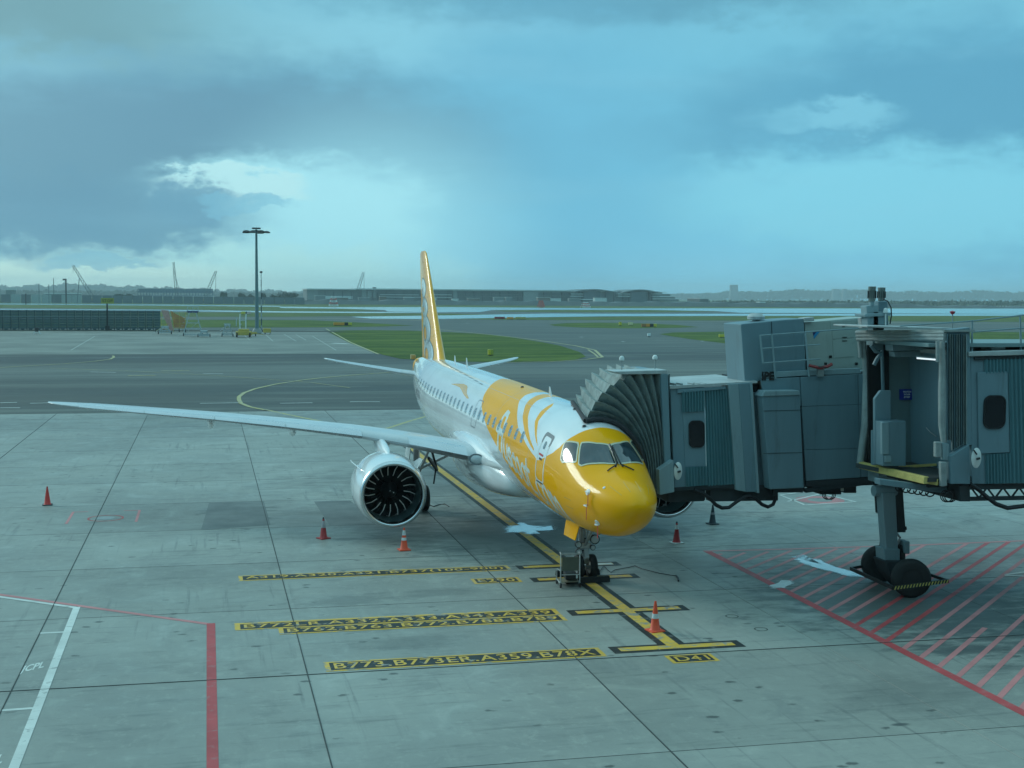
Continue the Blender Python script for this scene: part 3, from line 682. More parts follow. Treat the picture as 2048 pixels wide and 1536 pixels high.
# ---- doors and windows on both sides
def rrect(s0, s1, t0, t1, r):
    sc_, tc_ = (s0 + s1) / 2, math.radians((t0 + t1) / 2) * TM; hs, ht = (s1 - s0) / 2, abs(math.radians(t1 - t0)) * TM / 2
    def f(S, T):
        qx = np.abs(S - sc_) - hs + r; qy = np.abs(T * TM - tc_) - ht + r
        return np.hypot(np.maximum(qx, 0), np.maximum(qy, 0)) + np.minimum(np.maximum(qx, qy), 0) - r
    return f
def outline(f, w_): return lambda S, T: np.abs(f(S, T)) - w_
for sg in (-1, 1):
    f = rrect(4.40, 5.12, min(sg*50, sg*98.5), max(sg*50, sg*98.5), .14)
    dmb = patch('service_door' if sg < 0 else 'passenger_door', outline(f, .034), 4.28, 5.26, min(sg*47, sg*102), max(sg*47, sg*102), .035, .004, WOUT)
    if sg < 0:
        patch('door_handle_recess', rrect(4.66, 4.92, -77, -75, .02), 4.6, 5.0, -78, -74, .02, .009, DKM, dmb)
        patch('door_window', rrect(4.69, 4.85, -66, -58, .06), 4.6, 4.95, -68, -56, .025, .009, CABG, dmb)
        patch('door_hinge_cover', lambda S, T, a=rrect(4.36, 5.16, -62, -49, .12), b=rrect(4.46, 5.06, -66, -53, .1): np.maximum(a(S, T), -b(S, T)), 4.3, 5.2, -63, -48, .03, .006, M('door_seal_grey', (.12, .15, .17), .5), dmb)
        patch('door_sign', rrect(4.62, 5.0, -73, -71, .02), 4.5, 5.1, -74, -70, .02, .01, REDTAG, dmb)
        patch('door_sill', rrect(4.45, 5.08, -100.2, -98.6, .02), 4.4, 5.15, -102, -97, .02, .012, DKM, dmb)
    f = rrect(13.75, 14.55, min(sg*50, sg*82), max(sg*50, sg*82), .12)
    patch('overwing_exit', outline(f, .018), 13.6, 14.7, min(sg*48, sg*84), max(sg*48, sg*84), .03, .004, SEAM)
    f = rrect(30.0, 30.75, min(sg*42, sg*88), max(sg*42, sg*88), .12)
    patch('aft_door', outline(f, .016), 29.85, 30.9, min(sg*40, sg*90), max(sg*40, sg*90), .04, .004, SEAM)
def cabin_window(s, sg, t0=-71.5, t1=-60.5):
    hw = .135; n = 5
    P = []
    tc_, tt = (t0 + t1) / 2, abs(t1 - t0) / 2
    for k in range(16):
        a = 2 * math.pi * k / 16; cx = math.copysign(abs(math.cos(a)) ** .55, math.cos(a)); cy = math.copysign(abs(math.sin(a)) ** .55, math.sin(a))
        P.append((s + hw * cx, math.radians(tc_ + tt * cy) * (-sg)))
    co = fus(np.array([p[0] for p in P]), np.array([p[1] for p in P]), .008); co2 = fus(np.array([s + (p[0] - s) * 1.22 for p in P]), np.array([(math.radians(tc_) * (-sg)) + (p[1] - math.radians(tc_) * (-sg)) * 1.13 for p in P]), .004)
    mid = fus(np.array([s] * 3), np.radians(np.array([tc_, tc_ + tt * .5, tc_ - tt * .5])) * (-sg), .009)
    return co, co2, mid
for sg in (-1, 1):
    for k in range(27):
        s = 7.15 + .795 * k
        if sg > 0 and k % 1: continue
        co, co2, mid = cabin_window(s, sg)
        b_ = MB(); b_.add([tuple(c) for c in co] + [tuple(c) for c in mid], [(i, (i + 1) % 16, 16) for i in range(16)])
        # fan over three middle points keeps the curve of the skin
        b_.f = [(i, (i + 1) % 16, 16 if (i % 8 in (7, 0)) else (17 if i < 8 else 18)) for i in range(16)] + [(0, 17, 16), (0, 16, 18), (8, 16, 17), (8, 18, 16)]
        wo = b_.build('cabin_window', CABG, plane)
        r_ = MB().add([tuple(c) for c in co] + [tuple(c) for c in co2], [(i, (i + 1) % 16, 16 + (i + 1) % 16, 16 + i) for i in range(16)])
        r_.build('window_surround', M('window_surround_grey', (.34, .38, .40), .3, coat=.6), wo)
# ---- cockpit glazing (s, deg): centre pair and side pair
ws = [(1.97, 3), (2.66, 3), (3.05, 30), (2.97, 34), (2.60, 47.5), (2.5, 48), (2.28, 36), (2.08, 20)]
ws = [(1.95, 2.2), (2.66, 2.2), (2.78, 16), (3.05, 31.5), (2.98, 34.5), (2.52, 48.5), (2.42, 47), (2.16, 28), (2.0, 12)]
sw = [(3.16, 36), (3.62, 46), (3.60, 48.5), (3.36, 62), (3.22, 63), (2.72, 51.5), (2.70, 49.5), (3.08, 37)]
for sg in (-1, 1):
    for nm, q in (('windshield', ws), ('side_cockpit_window', sw)):
        q2 = [(a, b * sg) for a, b in q]; f = poly_sdf(q2); t_ = [b for a, b in q2]; s_ = [a for a, b in q2]
        g = patch(nm, f, min(s_) - .1, max(s_) + .1, min(t_) - 4, max(t_) + 4, .035, .010, GLASS)
        patch('window_frame', lambda S, T, f=f: np.maximum(f(S, T) - .045, -f(S, T) - .006), min(s_) - .15, max(s_) + .15, min(t_) - 5, max(t_) + 5, .03, .014, FRAMEM, g)
def FP(s, t_, off=0): return Vector(fus(np.array([s]), np.array([math.radians(t_)]), off)[0])
MB().tube([FP(1.95, 0, .015), FP(2.68, 0, .015)], .035, 6).build('centre_post', DKM, plane)
for sg in (-1, 1):
    w_ = MB().tube([FP(1.78, 6 * sg, .02), FP(1.88, 2.5 * sg, .07), FP(2.55, .8 * sg, .09)], .022, 6).tube([FP(1.82, 5 * sg, .05), FP(1.72, 16 * sg, .03), FP(1.66, 21 * sg, .03)], .018, 6)
    w_.build('wiper', BLACKP, plane)
# probes and ribbons on the starboard nose
for s, t_, kind in ((1.55, -73.5, 0), (1.35, -127, 0), (1.55, -97, 1)):
    b_ = MB(); p0 = FP(s, t_, .0); p1 = FP(s, t_, .09); p2 = FP(s - .16, t_, .11)
    if kind == 0: b_.lathe([(.001, .012), (.085, .01), (.09, 0)], 14, (0, 0, 0), 'Z'); b_.v = [tuple(Matrix.Translation(p0) @ ((p1 - p0).to_track_quat('Z', 'Y').to_matrix().to_4x4()) @ Vector(v)) for v in b_.v]
    b_.tube([p0, p1, p2], .018, 6)
    pb = b_.build('probe', M('probe_white', (.75, .76, .74), .3), plane)
    MB().prism([p2 + Vector((0, 0, .0)), p2 + Vector((0, .035, 0)), p2 + Vector((.0, .045, -.36)), p2 + Vector((0, .0, -.36))], (-.008, 0, 0)).build('ribbon', REDTAG, pb)
q_ = FP(1.1, -50, .0); MB().lathe([(.001, .02), (.035, .015), (.045, 0)], 10).build('sensor', M('probe_white', (.8, .8, .8)), plane).matrix_local = Matrix.Translation(q_) @ (FP(1.1, -50, .1) - q_).to_track_quat('Z', 'Y').to_matrix().to_4x4()
for a_, b_ in (((1.0, -40), (.45, -44)), ((.95, -12), (.42, -16)), ((.95, 12), (.42, 16)), ((1.0, 40), (.45, 44))):
    MB().tube([FP(*a_, .002), FP((a_[0] + b_[0]) / 2, (a_[1] + b_[1]) / 2, .004), FP(*b_, .002)], .006, 4).build('lightning_strip', M('strip_tan', (.55, .38, .10), .4), plane)
for s0 in (6.05, 8.3, 11.2, 16.6, 19.4, 22.2, 25.0, 27.8, 30.9):
    th_ = np.linspace(-math.pi, math.pi, 97); A_ = fus(np.full(97, s0 - .006), th_, .0014); B_ = fus(np.full(97, s0 + .006), th_, .0014)
    MB().add([tuple(q) for q in A_] + [tuple(q) for q in B_], [(i, i + 1, 98 + i, 97 + i) for i in range(96)]).build('skin_joint', M('skin_joint_grey', (.40, .42, .42), .4), plane)
for t0_ in (-30, -102, -128, 30):
    s_ = np.linspace(6.1, 27.6, 90); A_ = fus(s_, np.full(90, math.radians(t0_ - .2)), .0012); B_ = fus(s_, np.full(90, math.radians(t0_ + .2)), .0012)
    MB().add([tuple(q) for q in A_] + [tuple(q) for q in B_], [(i, i + 1, 91 + i, 90 + i) for i in range(89)]).build('skin_joint', MATS['skin_joint_grey'], plane)
for s0, t0_ in ((12.5, -135), (10.2, -140), (15.6, -140), (3.9, -120), (2.4, -105), (20.5, -118), (24.2, -112), (8.4, -136)):
    patch('access_panel', outline(rrect(s0, s0 + .42, t0_ - 6, t0_ + 6, .04), .006), s0 - .05, s0 + .47, t0_ - 8, t0_ + 8, .02, .003, SEAM)
# aerials on the crown
for s, h in ((8.9, .32), (25.3, .34), (22.6, .38)):
    p = FP(s, 0, -.02); MB().add([p + Vector((-.02, -.12, 0)), p + Vector((.02, -.12, 0)), p + Vector((.02, .16, 0)), p + Vector((-.02, .16, 0)), p + Vector((-.01, .08, h)), p + Vector((.01, .08, h)), p + Vector((.01, .18, h)), p + Vector((-.01, .18, h))], [(0,1,5,4),(1,2,6,5),(2,3,7,6),(3,0,4,7),(4,5,6,7)]).build('antenna', WHITE, plane)
for s, t_ in ((5.4, -8), (12.1, -6), (3.7, -18)):
    MB().lathe([(.001, .05), (.05, .035), (.07, 0)], 10, FP(s, t_, 0)).build('beacon', DKM, plane)
# lettering at the tail
for k, (txt, s, t_) in enumerate((('9V-THA', 27.1, -86),)):
    me = text_mesh(txt, .42, bold=.01)
    for v in me.vertices:
        q = FP(s - v.co.x * 1.0, t_ + math.degrees(v.co.y * .95 / 1.45), .005); v.co = q
    me.materials.clear(); me.materials.append(M('registration_grey', (.08, .10, .12), .4)); me.name = 'registration'
    o = bpy.data.objects.new('registration', me); COL.objects.link(o); o.parent = plane

# ---- wings
def airfoil(n=14, tt=.12, camb=.02):
    up, lo = [], []
    for i in range(n + 1):
        x = (1 - math.cos(math.pi * i / n)) / 2
        yt = 5 * tt * (.2969 * math.sqrt(x) - .126 * x - .3516 * x * x + .2843 * x ** 3 - .1036 * x ** 4); yc = camb * 4 * x * (1 - x)
        up.append((x, yc + yt)); lo.append((x, yc - yt))
    return up[::-1] + lo[1:-1]                        # TE -> LE upper, LE -> TE lower
def loft(secs, close=True):
    """secs: list of point loops"""
    b_ = MB(); n = len(secs[0]); V = [p for s_ in secs for p in s_]
    Fc = [(i * n + k, i * n + (k + 1) % n, (i + 1) * n + (k + 1) % n, (i + 1) * n + k) for i in range(len(secs) - 1) for k in range(n)]
    Fc += [tuple(range(n)), tuple(range((len(secs) - 1) * n, len(secs) * n))[::-1]]
    return b_.add(V, Fc)
WS = [(1.2, 12.0, 5.6, 2.66, .125, 1.5), (2.0, 12.27, 5.1, 2.80, .12, 1.5), (3.8, 13.2, 4.3, 3.12, .115, 1), (5.5, 14.12, 3.6, 3.36, .11, .5), (8.2, 15.54, 2.95, 3.60, .105, 0), (10.7, 16.86, 2.45, 3.78, .10, -.5), (13.2, 18.22, 1.95, 3.92, .10, -1), (15.2, 19.25, 1.5, 4.04, .10, -1.5), (16.3, 19.95, .98, 4.11, .10, -1.5), (16.85, 20.55, .45, 4.15, .10, -1.5)]
def wsec(x, sg, dz=0, scl=1.0, cut=None):
    a = np.array(WS); le, ch, z, tt, inc = [float(np.interp(x, a[:, 0], a[:, k])) for k in (1, 2, 3, 4, 5)]
    L = []
    for (cx, cy) in airfoil(tt=tt):
        if cut is not None and cx > cut: continue
        L.append(Vector((sg * x, le + ch * cx, z + ch * cy * scl - math.radians(inc) * (cx) * ch)))
    return L
for sg in (-1, 1):
    xs = [1.2, 2, 2.9, 3.8, 4.6, 5.5, 6.8, 8.2, 9.4, 10.7, 12, 13.2, 14.2, 15.2, 15.8, 16.3, 16.6, 16.85]
    wing = loft([wsec(x, sg) for x in xs]).build('wing', WINGG, plane, True, angle=60)
    def slat(x0, x1, cut, nm, mat, off=.010):
        secs = []
        for x in np.linspace(x0, x1, 6):
            S_ = wsec(x, sg, cut=cut); c_ = sum(S_, Vector()) / len(S_)
            secs.append([p + (p - c_).normalized() * off + Vector((0, -off, 0)) for p in S_])
        return loft(secs).build(nm, mat, wing, True, angle=50)
    for x0, x1 in ((2.05, 3.95), (5.52, 8.1), (8.14, 10.6), (10.64, 13.15), (13.19, 15.6)): slat(x0, x1, .15, 'slat', LEADM)
    for x0, x1 in ((3.98, 5.48),): slat(x0, x1, .12, 'fixed_leading_edge', WINGG, .004)
    for x0, x1, c0_, c1_ in ((1.7, 5.2, .70, .995), (5.25, 11.4, .72, .995), (11.45, 15.3, .74, .995), (5.6, 8.0, .55, .69), (8.05, 10.6, .55, .69), (2.2, 4.4, .52, .68)):
        secs = []
        for x in np.linspace(x0, x1, 5):
            S_ = [p for p in wsec(x, sg)]; a = np.array(WS); le, ch = [float(np.interp(x, a[:, 0], a[:, k])) for k in (1, 2)]
            up = [p for p in S_[:15]]; ys = [p.y for p in up][::-1]; zs = [p.z for p in up][::-1]
            Q = [Vector((sg * x, le + ch * f_, float(np.interp(le + ch * f_, ys, zs)) + .009)) for f_ in (c0_, (c0_ + c1_) / 2, c1_)]
            secs.append(Q + [q - Vector((0, 0, .012)) for q in Q[::-1]])
        loft(secs).build('flap' if c1_ > .9 else 'spoiler', M('flap_grey', (.56, .60, .63), .35, coat=.4), wing)
    for x in (7.75, 10.75, 4.4):                        # flap track fairings
        a = np.array(WS); le, ch, z = [float(np.interp(x, a[:, 0], a[:, k])) for k in (1, 2, 3)]
        b_ = MB(); n = 12; rows = []
        for i in range(9):
            f_ = i / 8; r = .17 * math.sin(math.pi * min(1, (f_ * .92 + .06))) ** .6 + .01; y = le + ch * .42 + f_ * ch * .85
            rows.append([Vector((sg * x + r * .85 * math.cos(2 * math.pi * k / n), y, z - .20 - .10 * math.sin(math.pi * f_) + r * 1.5 * math.sin(2 * math.pi * k / n))) for k in range(n)])
        loft(rows).build('flap_track_fairing', WHITE, wing, True)
# belly fairing
rows = []
for i in range(25):
    f_ = i / 24; y = 9.3 + 10.2 * f_; k_ = math.sin(math.pi * f_) ** .55 if 0 < f_ < 1 else .02
    wx, zb, zt = 1.0 + .82 * k_, 1.86 - .55 * k_, 2.5 + .75 * k_; zc_ = (zb + zt) / 2
    L = []
    for j in range(28):
        a = 2 * math.pi * j / 28; cx = math.copysign(abs(math.cos(a)) ** .75, math.cos(a)); cy = math.copysign(abs(math.sin(a)) ** .75, math.sin(a))
        L.append(Vector((wx * cx, y, zc_ + (zt - zc_) * cy)))
    rows.append(L)
fair = loft(rows).build('belly_fairing', WHITE, plane, True, angle=80)
for sg in (-1, 1):                                      # wing root fillet with its landing light
    rows = []
    for f_, dx_ in ((0, 0), (.5, .1), (1, .25)):
        pass
    b_ = MB()
    rws = []
    for y, x, z, r in ((8.6, 1.34, 2.75, .02), (10.0, 1.37, 2.73, .09), (11.2, 1.42, 2.70, .22), (12.2, 1.50, 2.72, .40), (13.4, 1.57, 2.80, .52), (15.5, 1.54, 2.85, .48), (17.5, 1.5, 2.8, .36), (19.0, 1.42, 2.75, .08)):
        rws.append([Vector((sg * (x + r * .62 * math.cos(2 * math.pi * k / 20)), y, z + r * math.sin(2 * math.pi * k / 20))) for k in range(20)])
    rt = loft(rws).build('wing_root_fairing', WHITE, plane, True, angle=80)
    dsc = MB().lathe([(.001, -.05), (.12, -.04), (.17, 0), (.185, .03)], 20, (0, 0, 0), 'Y').build('landing_light', LAMP, rt, True)
    dsc.matrix_local = Matrix.Translation((sg * 1.80, 11.95, 2.72)) @ Matrix.Rotation(sg * math.radians(38), 4, 'Z') @ Matrix.Scale(1.5, 4, (1, 0, 0))
    ring_ = MB().lathe([(.17, -.03), (.20, -.03), (.20, .015), (.17, .015)], 20, (0, 0, 0), 'Y', True).build('light_rim', M('rim_grey', (.2, .23, .25), .4), dsc, True)
# ---- engines
FAN = M('fan_blade', (.05, .055, .06), .25, metal=.6); FANL = M('blade_glint_metal', (.75, .75, .74), .3, metal=.2)  # metal blade edges, glints painted in as pale strips
for sg in (-1, 1):
    cx, cz, y0 = sg * 4.86, 1.75, 10.75
    c = (cx, y0, cz)
    cowl = MB().lathe([(1.125, .12), (1.18, .45), (1.225, 1.0), (1.235, 1.6), (1.20, 2.3), (1.10, 3.0), (.98, 3.55), (.95, 3.55), (.94, 3.0)], 56, c, 'Y').build('engine_cowl', WHITE, plane, True, angle=35)
    MB().lathe([(1.127, .135), (1.10, .05), (1.06, .0), (1.02, -.01), (.98, .03), (.955, .12), (.945, .28)], 56, c, 'Y').build('intake_lip', BARE, cowl, True, angle=80)
    MB().lathe([(.946, .275), (.935, .5), (.935, 1.25)], 56, c, 'Y').build('intake_duct', M('duct_liner', (.035, .07, .075), .35), cowl, True)
    MB().lathe([(.001, 1.5), (.94, 1.5)], 40, c, 'Y').build('fan_case', BLACKP, cowl)
    MB().lathe([(.7, 3.3), (.66, 3.9), (.5, 4.5), (.42, 4.55), (.001, 4.55)], 32, c, 'Y').build('core_nozzle', DKM, cowl, True)
    sp_ = MB().lathe([(.001, .52), (.06, .58), (.16, .78), (.25, 1.0), (.30, 1.2)], 28, c, 'Y').build('spinner', BLACKP, cowl, True)
    MB().tube([(cx - .05, y0 + .60, cz + .05), (cx + .02, y0 + .575, cz + .03), (cx + .09, y0 + .63, cz - .02)], .018, 6).build('spinner_mark', M('mark_white', (.8, .8, .8)), sp_)
    for k in range(18):
        a0 = 2 * math.pi * k / 18; V = []
        for r, tw, cd, sw_ in ((.28, 30, .16, 0), (.5, 42, .22, .05), (.72, 52, .27, .03), (.925, 60, .28, -.06)):
            for s_ in (-1, 1):
                a = a0 + s_ * cd * math.sin(math.radians(tw)) / 2 / r + sw_; V.append((cx + r * math.cos(a), y0 + 1.2 + s_ * cd * math.cos(math.radians(tw)) / 2, cz + r * math.sin(a)))
        b_ = MB().add(V, [(0, 1, 3, 2), (2, 3, 5, 4), (4, 5, 7, 6)]); bl_ = b_.build('fan_blade', FAN, cowl, True)
        E_ = [Vector(V[i]) for i in (2, 4, 6)]; T_ = [Vector((-math.sin(a0), 0, math.cos(a0))) * .012] * 3
        MB().add([e - t_ + Vector((0, -.004, 0)) for e, t_ in zip(E_, T_)] + [e + t_ * 1.6 + Vector((0, -.004, 0)) for e, t_ in zip(E_, T_)], [(0, 1, 4, 3), (1, 2, 5, 4)]).build('blade_edge_glint', FANL, bl_)
    # pylon
    rows = []
    for y, z0, z1, hw in ((11.9, 2.86, 2.93, .03), (12.5, 2.7, 3.14, .14), (13.3, 2.5, 3.26, .18), (14.5, 2.4, 3.32, .19), (15.6, 2.5, 3.2, .10), (16.4, 2.9, 3.1, .02)):
        rows.append([Vector((cx + hw * px_, y, z0 + (z1 - z0) * pz)) for px_, pz in ((-1, 0), (-1.1, .5), (-.8, .88), (-.3, 1), (.3, 1), (.8, .88), (1.1, .5), (1, 0))])
    loft(rows).build('pylon', WHITE, plane, True, angle=70)
    for s2, ang in ((-1, 52), (1, 52)):                  # nacelle strakes
        a = math.radians(90 + s2 * ang); ca_, sa_ = math.cos(a), math.sin(a); r0 = 1.2
        P_ = [Vector((cx + r0 * ca_, y0 + .95, cz + r0 * sa_)), Vector((cx + (r0 + .36) * ca_, y0 + 1.55, cz + (r0 + .36) * sa_)), Vector((cx + (r0 + .34) * ca_, y0 + 2.0, cz + (r0 + .34) * sa_)), Vector((cx + (r0 - .05) * ca_, y0 + 2.2, cz + (r0 - .05) * sa_))]
        MB().prism(P_, (-.03 * sa_, 0, .03 * ca_)).build('strake', WHITE, cowl)
    for a, yy in ((200, .9), (330, 1.2)):
        pass
    for yy in (1.05, 2.55):
        prof_r = float(np.interp(yy, [.12, .45, 1, 1.6, 2.3, 3], [1.125, 1.18, 1.225, 1.235, 1.2, 1.1]))
        MB().lathe([(prof_r + .0005, yy - .008), (prof_r + .003, yy), (prof_r + .0005, yy + .008)], 56, c, 'Y').build('cowl_seam', SEAM, cowl)
# ---- tail
def tail_loft(secs_, name, mat, parent=plane, tt=.10):
    out_ = []
    for (P, ch, span_n) in secs_:
        L = []
        for (cx_, cy_) in airfoil(tt=tt, camb=0): L.append(Vector(P) + Vector((0, ch * cx_, 0)) + Vector(span_n) * (ch * cy_))
        out_.append(L)
    return loft(out_).build(name, mat, parent, True, angle=60)
for sg in (-1, 1):
    st = tail_loft([((sg * .3, 31.2, 4.38), 3.2, (0, 0, 1)), ((sg * 1.3, 31.75, 4.50), 2.75, (0, 0, 1)), ((sg * 4.5, 33.5, 5.0), 1.4, (0, 0, 1)), ((sg * 4.98, 33.85, 5.1), 1.05, (0, 0, 1)), ((sg * 5.1, 34.1, 5.13), .6, (0, 0, 1))], 'horizontal_stabilizer', WINGG, tt=.095)
    secs = []
    for x in np.linspace(1.5, 4.6, 4):
        le = np.interp(x, [1.3, 4.5, 4.98], [31.75, 33.5, 33.85]); ch = np.interp(x, [1.3, 4.5, 4.98], [2.75, 1.4, 1.05]); z = np.interp(x, [1.3, 4.5, 4.98], [4.5, 5.0, 5.1])
        secs.append([Vector((sg * x, le + ch * cx_, z + ch * cy_ * 1.0)) + Vector((0, -.012, .006 if cy_ > 0 else -.006)) for cx_, cy_ in airfoil(tt=.105, camb=0) if cx_ < .14])
    loft(secs).build('leading_edge', LEADM, st, True)
FS = [(4.95, 27.9, 6.5, .115), (5.35, 28.5, 5.9, .11), (6.4, 29.45, 5.1, .105), (8.5, 31.35, 3.55, .10), (10.2, 32.9, 2.3, .095), (10.55, 33.25, 1.9, .09), (10.68, 33.6, 1.3, .06)]
fin = loft([[Vector((ch * cy_, le + ch * cx_, z)) for cx_, cy_ in airfoil(tt=tt, camb=0)] for z, le, ch, tt in FS]).build('tail_fin', M('fin_yellow', (.96, .40, .0), .3, var=.03, coat=.55, spec=.5), plane, True, angle=60)
def fin_fn(z, c, off=0.0):                             # z height, c chord fraction on the starboard side
    a = np.array(FS); z = np.asarray(z, float); c = np.asarray(c, float)
    le, ch, tt = [np.interp(z, a[:, 0], a[:, k]) for k in (1, 2, 3)]
    cc = np.clip(c, 0, 1); yt = 5 * tt * (.2969 * np.sqrt(cc) - .126 * cc - .3516 * cc ** 2 + .2843 * cc ** 3 - .1036 * cc ** 4) * ch
    return np.stack([SGN * (yt + off), le + ch * c, z], -1)
for SGN in (-1, 1):
    def fpatch(name, cz, cy, ry, rz, hole, off, mat, tilt=.35):
        def f(Z, C):
            le = np.interp(Z, [q[0] for q in FS], [q[1] for q in FS]); ch = np.interp(Z, [q[0] for q in FS], [q[2] for q in FS])
            y = le + ch * C - cy - (Z - cz) * tilt; d = np.hypot(y / ry, (Z - cz) / rz) - 1
            y2 = le + ch * C - cy - ry * .25 - (Z - cz) * tilt; d2 = np.hypot(y2 / (ry * hole), (Z - cz + rz * .15) / (rz * hole * 1.1)) - 1 if hole else 1e9
            return np.maximum(d, -d2) * .4
        pts, F_, fl = clip_grid(np.linspace(max(5.2, cz - rz - .1), min(10.4, cz + rz + .1), 40), np.linspace(.06, .97, 34), f)
        return surf_mesh(name, pts, F_, off, [mat], fn=fin_fn, parent=fin)
    OUTL = M('swirl_outline', (.10, .18, .20), .4)
    for cz, cy, ry, rz, hole in ((8.75, 33.25, .85, .48, .2), (7.75, 32.65, 1.05, .5, .3), (6.6, 31.9, 1.35, .76, .5), (5.55, 31.0, 1.5, .66, .5)):
        fpatch('swirl_outline', cz, cy, ry + .07, rz + .06, hole * .8, .004, OUTL); fpatch('swirl', cz, cy, ry, rz, hole, .008, M('swirl_white', (.70, .78, .80), .25, coat=.8))
MB().box((-.30, 35.6, 5.13), (.26, .30, .24)).build('tail_light_housing', M('housing_tan', (.45, .33, .14), .5), plane, bevel=.03)
# ---- nose gear
NG = Vector((0, 4.95, 0))
gear = thing('nose_gear', None, None); gear.parent = plane; gear.location = NG
del_ = [gear.pop(k) for k in ('label', 'category') if k in gear.keys()]
gb = MB().tube([(0, .35, 1.85), (0, .12, 1.1), (0, .0, .45)], [.11, .10, .085], 12).tube([(-.20, .0, .36), (.20, 0, .36)], .055, 10)
gb.tube([(0, -.9, 1.75), (0, -.05, 1.0)], .05, 8).tube([(-.12, .1, 1.5), (-.13, .05, .8)], .03, 6).tube([(.12, .1, 1.5), (.13, .05, .8)], .03, 6)
gb.build('strut', STEEL, gear, True)
MB().bar((0, -.14, .95), (0, -.30, .70), .12, .04).bar((0, -.30, .70), (0, -.10, .48), .12, .04).build('torque_link', STEEL, gear)
MB().box((0, -.05, 1.02), (.36, .16, .14)).box((0, -.06, .60), (.22, .14, .16)).build('gear_collar', M('gear_white', (.7, .72, .72), .4), gear, bevel=.01)
def wheel(par, c, r, wd, name='wheel', rimr=.55):
    t_ = MB().lathe([(r * rimr, -wd / 2 * .8), (r * .8, -wd / 2), (r * .95, -wd / 2 * .8), (r, -wd / 2 * .4), (r, wd / 2 * .4), (r * .95, wd / 2 * .8), (r * .8, wd / 2), (r * rimr, wd / 2 * .8)], 28, c, 'X').build(name, RUB, par, True, angle=50)
    MB().lathe([(.001, -wd / 2 * .45), (r * .3, -wd / 2 * .5), (r * rimr * .9, -wd / 2 * .3), (r * rimr, -wd / 2 * .82), (r * rimr, wd / 2 * .82), (r * rimr * .9, wd / 2 * .3), (r * .3, wd / 2 * .5), (.001, wd / 2 * .45)], 20, c, 'X').build('rim', M('rim_grey_metal', (.36, .38, .38), .4, metal=.5), t_, True)
    return t_
wheel(gear, (-.17, 0, .37), .37, .21); wheel(gear, (.24, 0, .37), .37, .21)
for x, z, r in ((-.24, 1.08, .085), (.26, 1.22, .125), (-.22, .86, .09), (.2, .98, .07)):
    l_ = MB().lathe([(.001, -.03), (r * .85, -.035), (r, -.02), (r, .0)], 18, (x, -.2, z), 'Y').build('gear_light', LAMP, gear, True)
    MB().lathe([(r, -.03), (r * 1.18, -.02), (r * 1.1, .1), (r * .4, .16)], 18, (x, -.2, z), 'Y').build('light_housing', DKM, l_, True)
    MB().bar((x, -.1, z), (0, 0, z), .03).build('light_bracket', DKM, l_)
for sg in (-1, 1):
    y0_ = -.75 if sg < 0 else -.1
    MB().prism([(sg * .36, y0_, 1.78), (sg * .40, .45, 1.84), (sg * .50, .40, 1.28), (sg * .46, y0_ + .1, 1.30)], (sg * .025, 0, 0)).build('gear_door', AYEL, gear)
MB().b2((-.42, -1.2, 1.74), (.42, .4, 1.80)).build('wheel_well', BLACKP, gear)
# ---- main gear
for sg in (-1, 1):
    mg = bpy.data.objects.new('main_gear', None); COL.objects.link(mg); mg.parent = plane; mg.location = (sg * 3.0, 17.6, 0); mg.empty_display_size = .2
    MB().tube([(0, 0, 2.6), (0, 0, 1.1), (0, 0, .52)], [.13, .12, .1], 12).tube([(-.35, 0, .5), (.35, 0, .5)], .08, 10).tube([(0, 0, 1.6), (-sg * 1.3, -.1, 2.2)], .06, 8).tube([(0, -.1, 1.3), (-sg * .2, -1.5, 2.5)], .05, 8).build('strut', STEEL, mg, True)
    MB().tube([(0, .14, 1.2), (0, .4, .85), (0, .12, .6)], .05, 6).build('torque_link', DKM, mg)
    wheel(mg, (-.3, 0, .5), .5, .36); wheel(mg, (.3, 0, .5), .5, .36)
    MB().prism([(sg * .3, -.55, 2.5), (sg * .3, .55, 2.5), (sg * .42, .45, 1.35), (sg * .42, -.4, 1.35)], (sg * .03, 0, 0)).build('gear_door', WHITE, mg)
    mgb = MB().bar((-sg * .1, -2.2, 2.35), (-sg * .6, -1.2, 1.75), .09).bar((-sg * .6, -1.2, 1.75), (-sg * .5, -.6, 2.4), .07).bar((-sg * .55, -1.3, 1.9), (-sg * .35, -1.9, 1.35), .05)
    mgb.build('side_brace', DKM, mg)
# ------------------------------------------------------------------ boarding bridges
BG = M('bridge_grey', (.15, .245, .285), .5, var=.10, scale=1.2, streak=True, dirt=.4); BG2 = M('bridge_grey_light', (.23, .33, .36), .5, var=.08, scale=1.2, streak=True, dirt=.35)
BGT = M('bridge_corrugated', (.08, .20, .23), .5, var=.10, scale=2, streak=True, dirt=.2); BROOF = M('bridge_roof', (.42, .46, .46), .55, var=.15, scale=2, dirt=.25)
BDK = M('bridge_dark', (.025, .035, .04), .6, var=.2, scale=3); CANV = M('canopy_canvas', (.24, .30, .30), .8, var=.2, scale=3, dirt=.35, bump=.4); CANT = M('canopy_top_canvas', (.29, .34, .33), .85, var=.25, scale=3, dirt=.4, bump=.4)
PAD = M('canopy_pad', (.29, .34, .34), .7, var=.15, scale=4, dirt=.2, bump=.3); ACB = M('cabinet_beige', (.34, .41, .38), .5, var=.06, scale=1.5, dirt=.15); YB = M('bumper_yellow', (.62, .50, .16), .55, var=.15, scale=5, dirt=.35)
GALV = M('galvanised', (.30, .34, .34), .45, metal=.2, var=.15, scale=5); INT = M('cabin_lining', (.18, .27, .28), .6, var=.05); BWIN = M('bridge_window_glass', (.006, .008, .012), .12)
WPL = M('white_plastic', (.72, .76, .74), .4); HOSE = M('hose_rubber', (.010, .011, .014), .5)
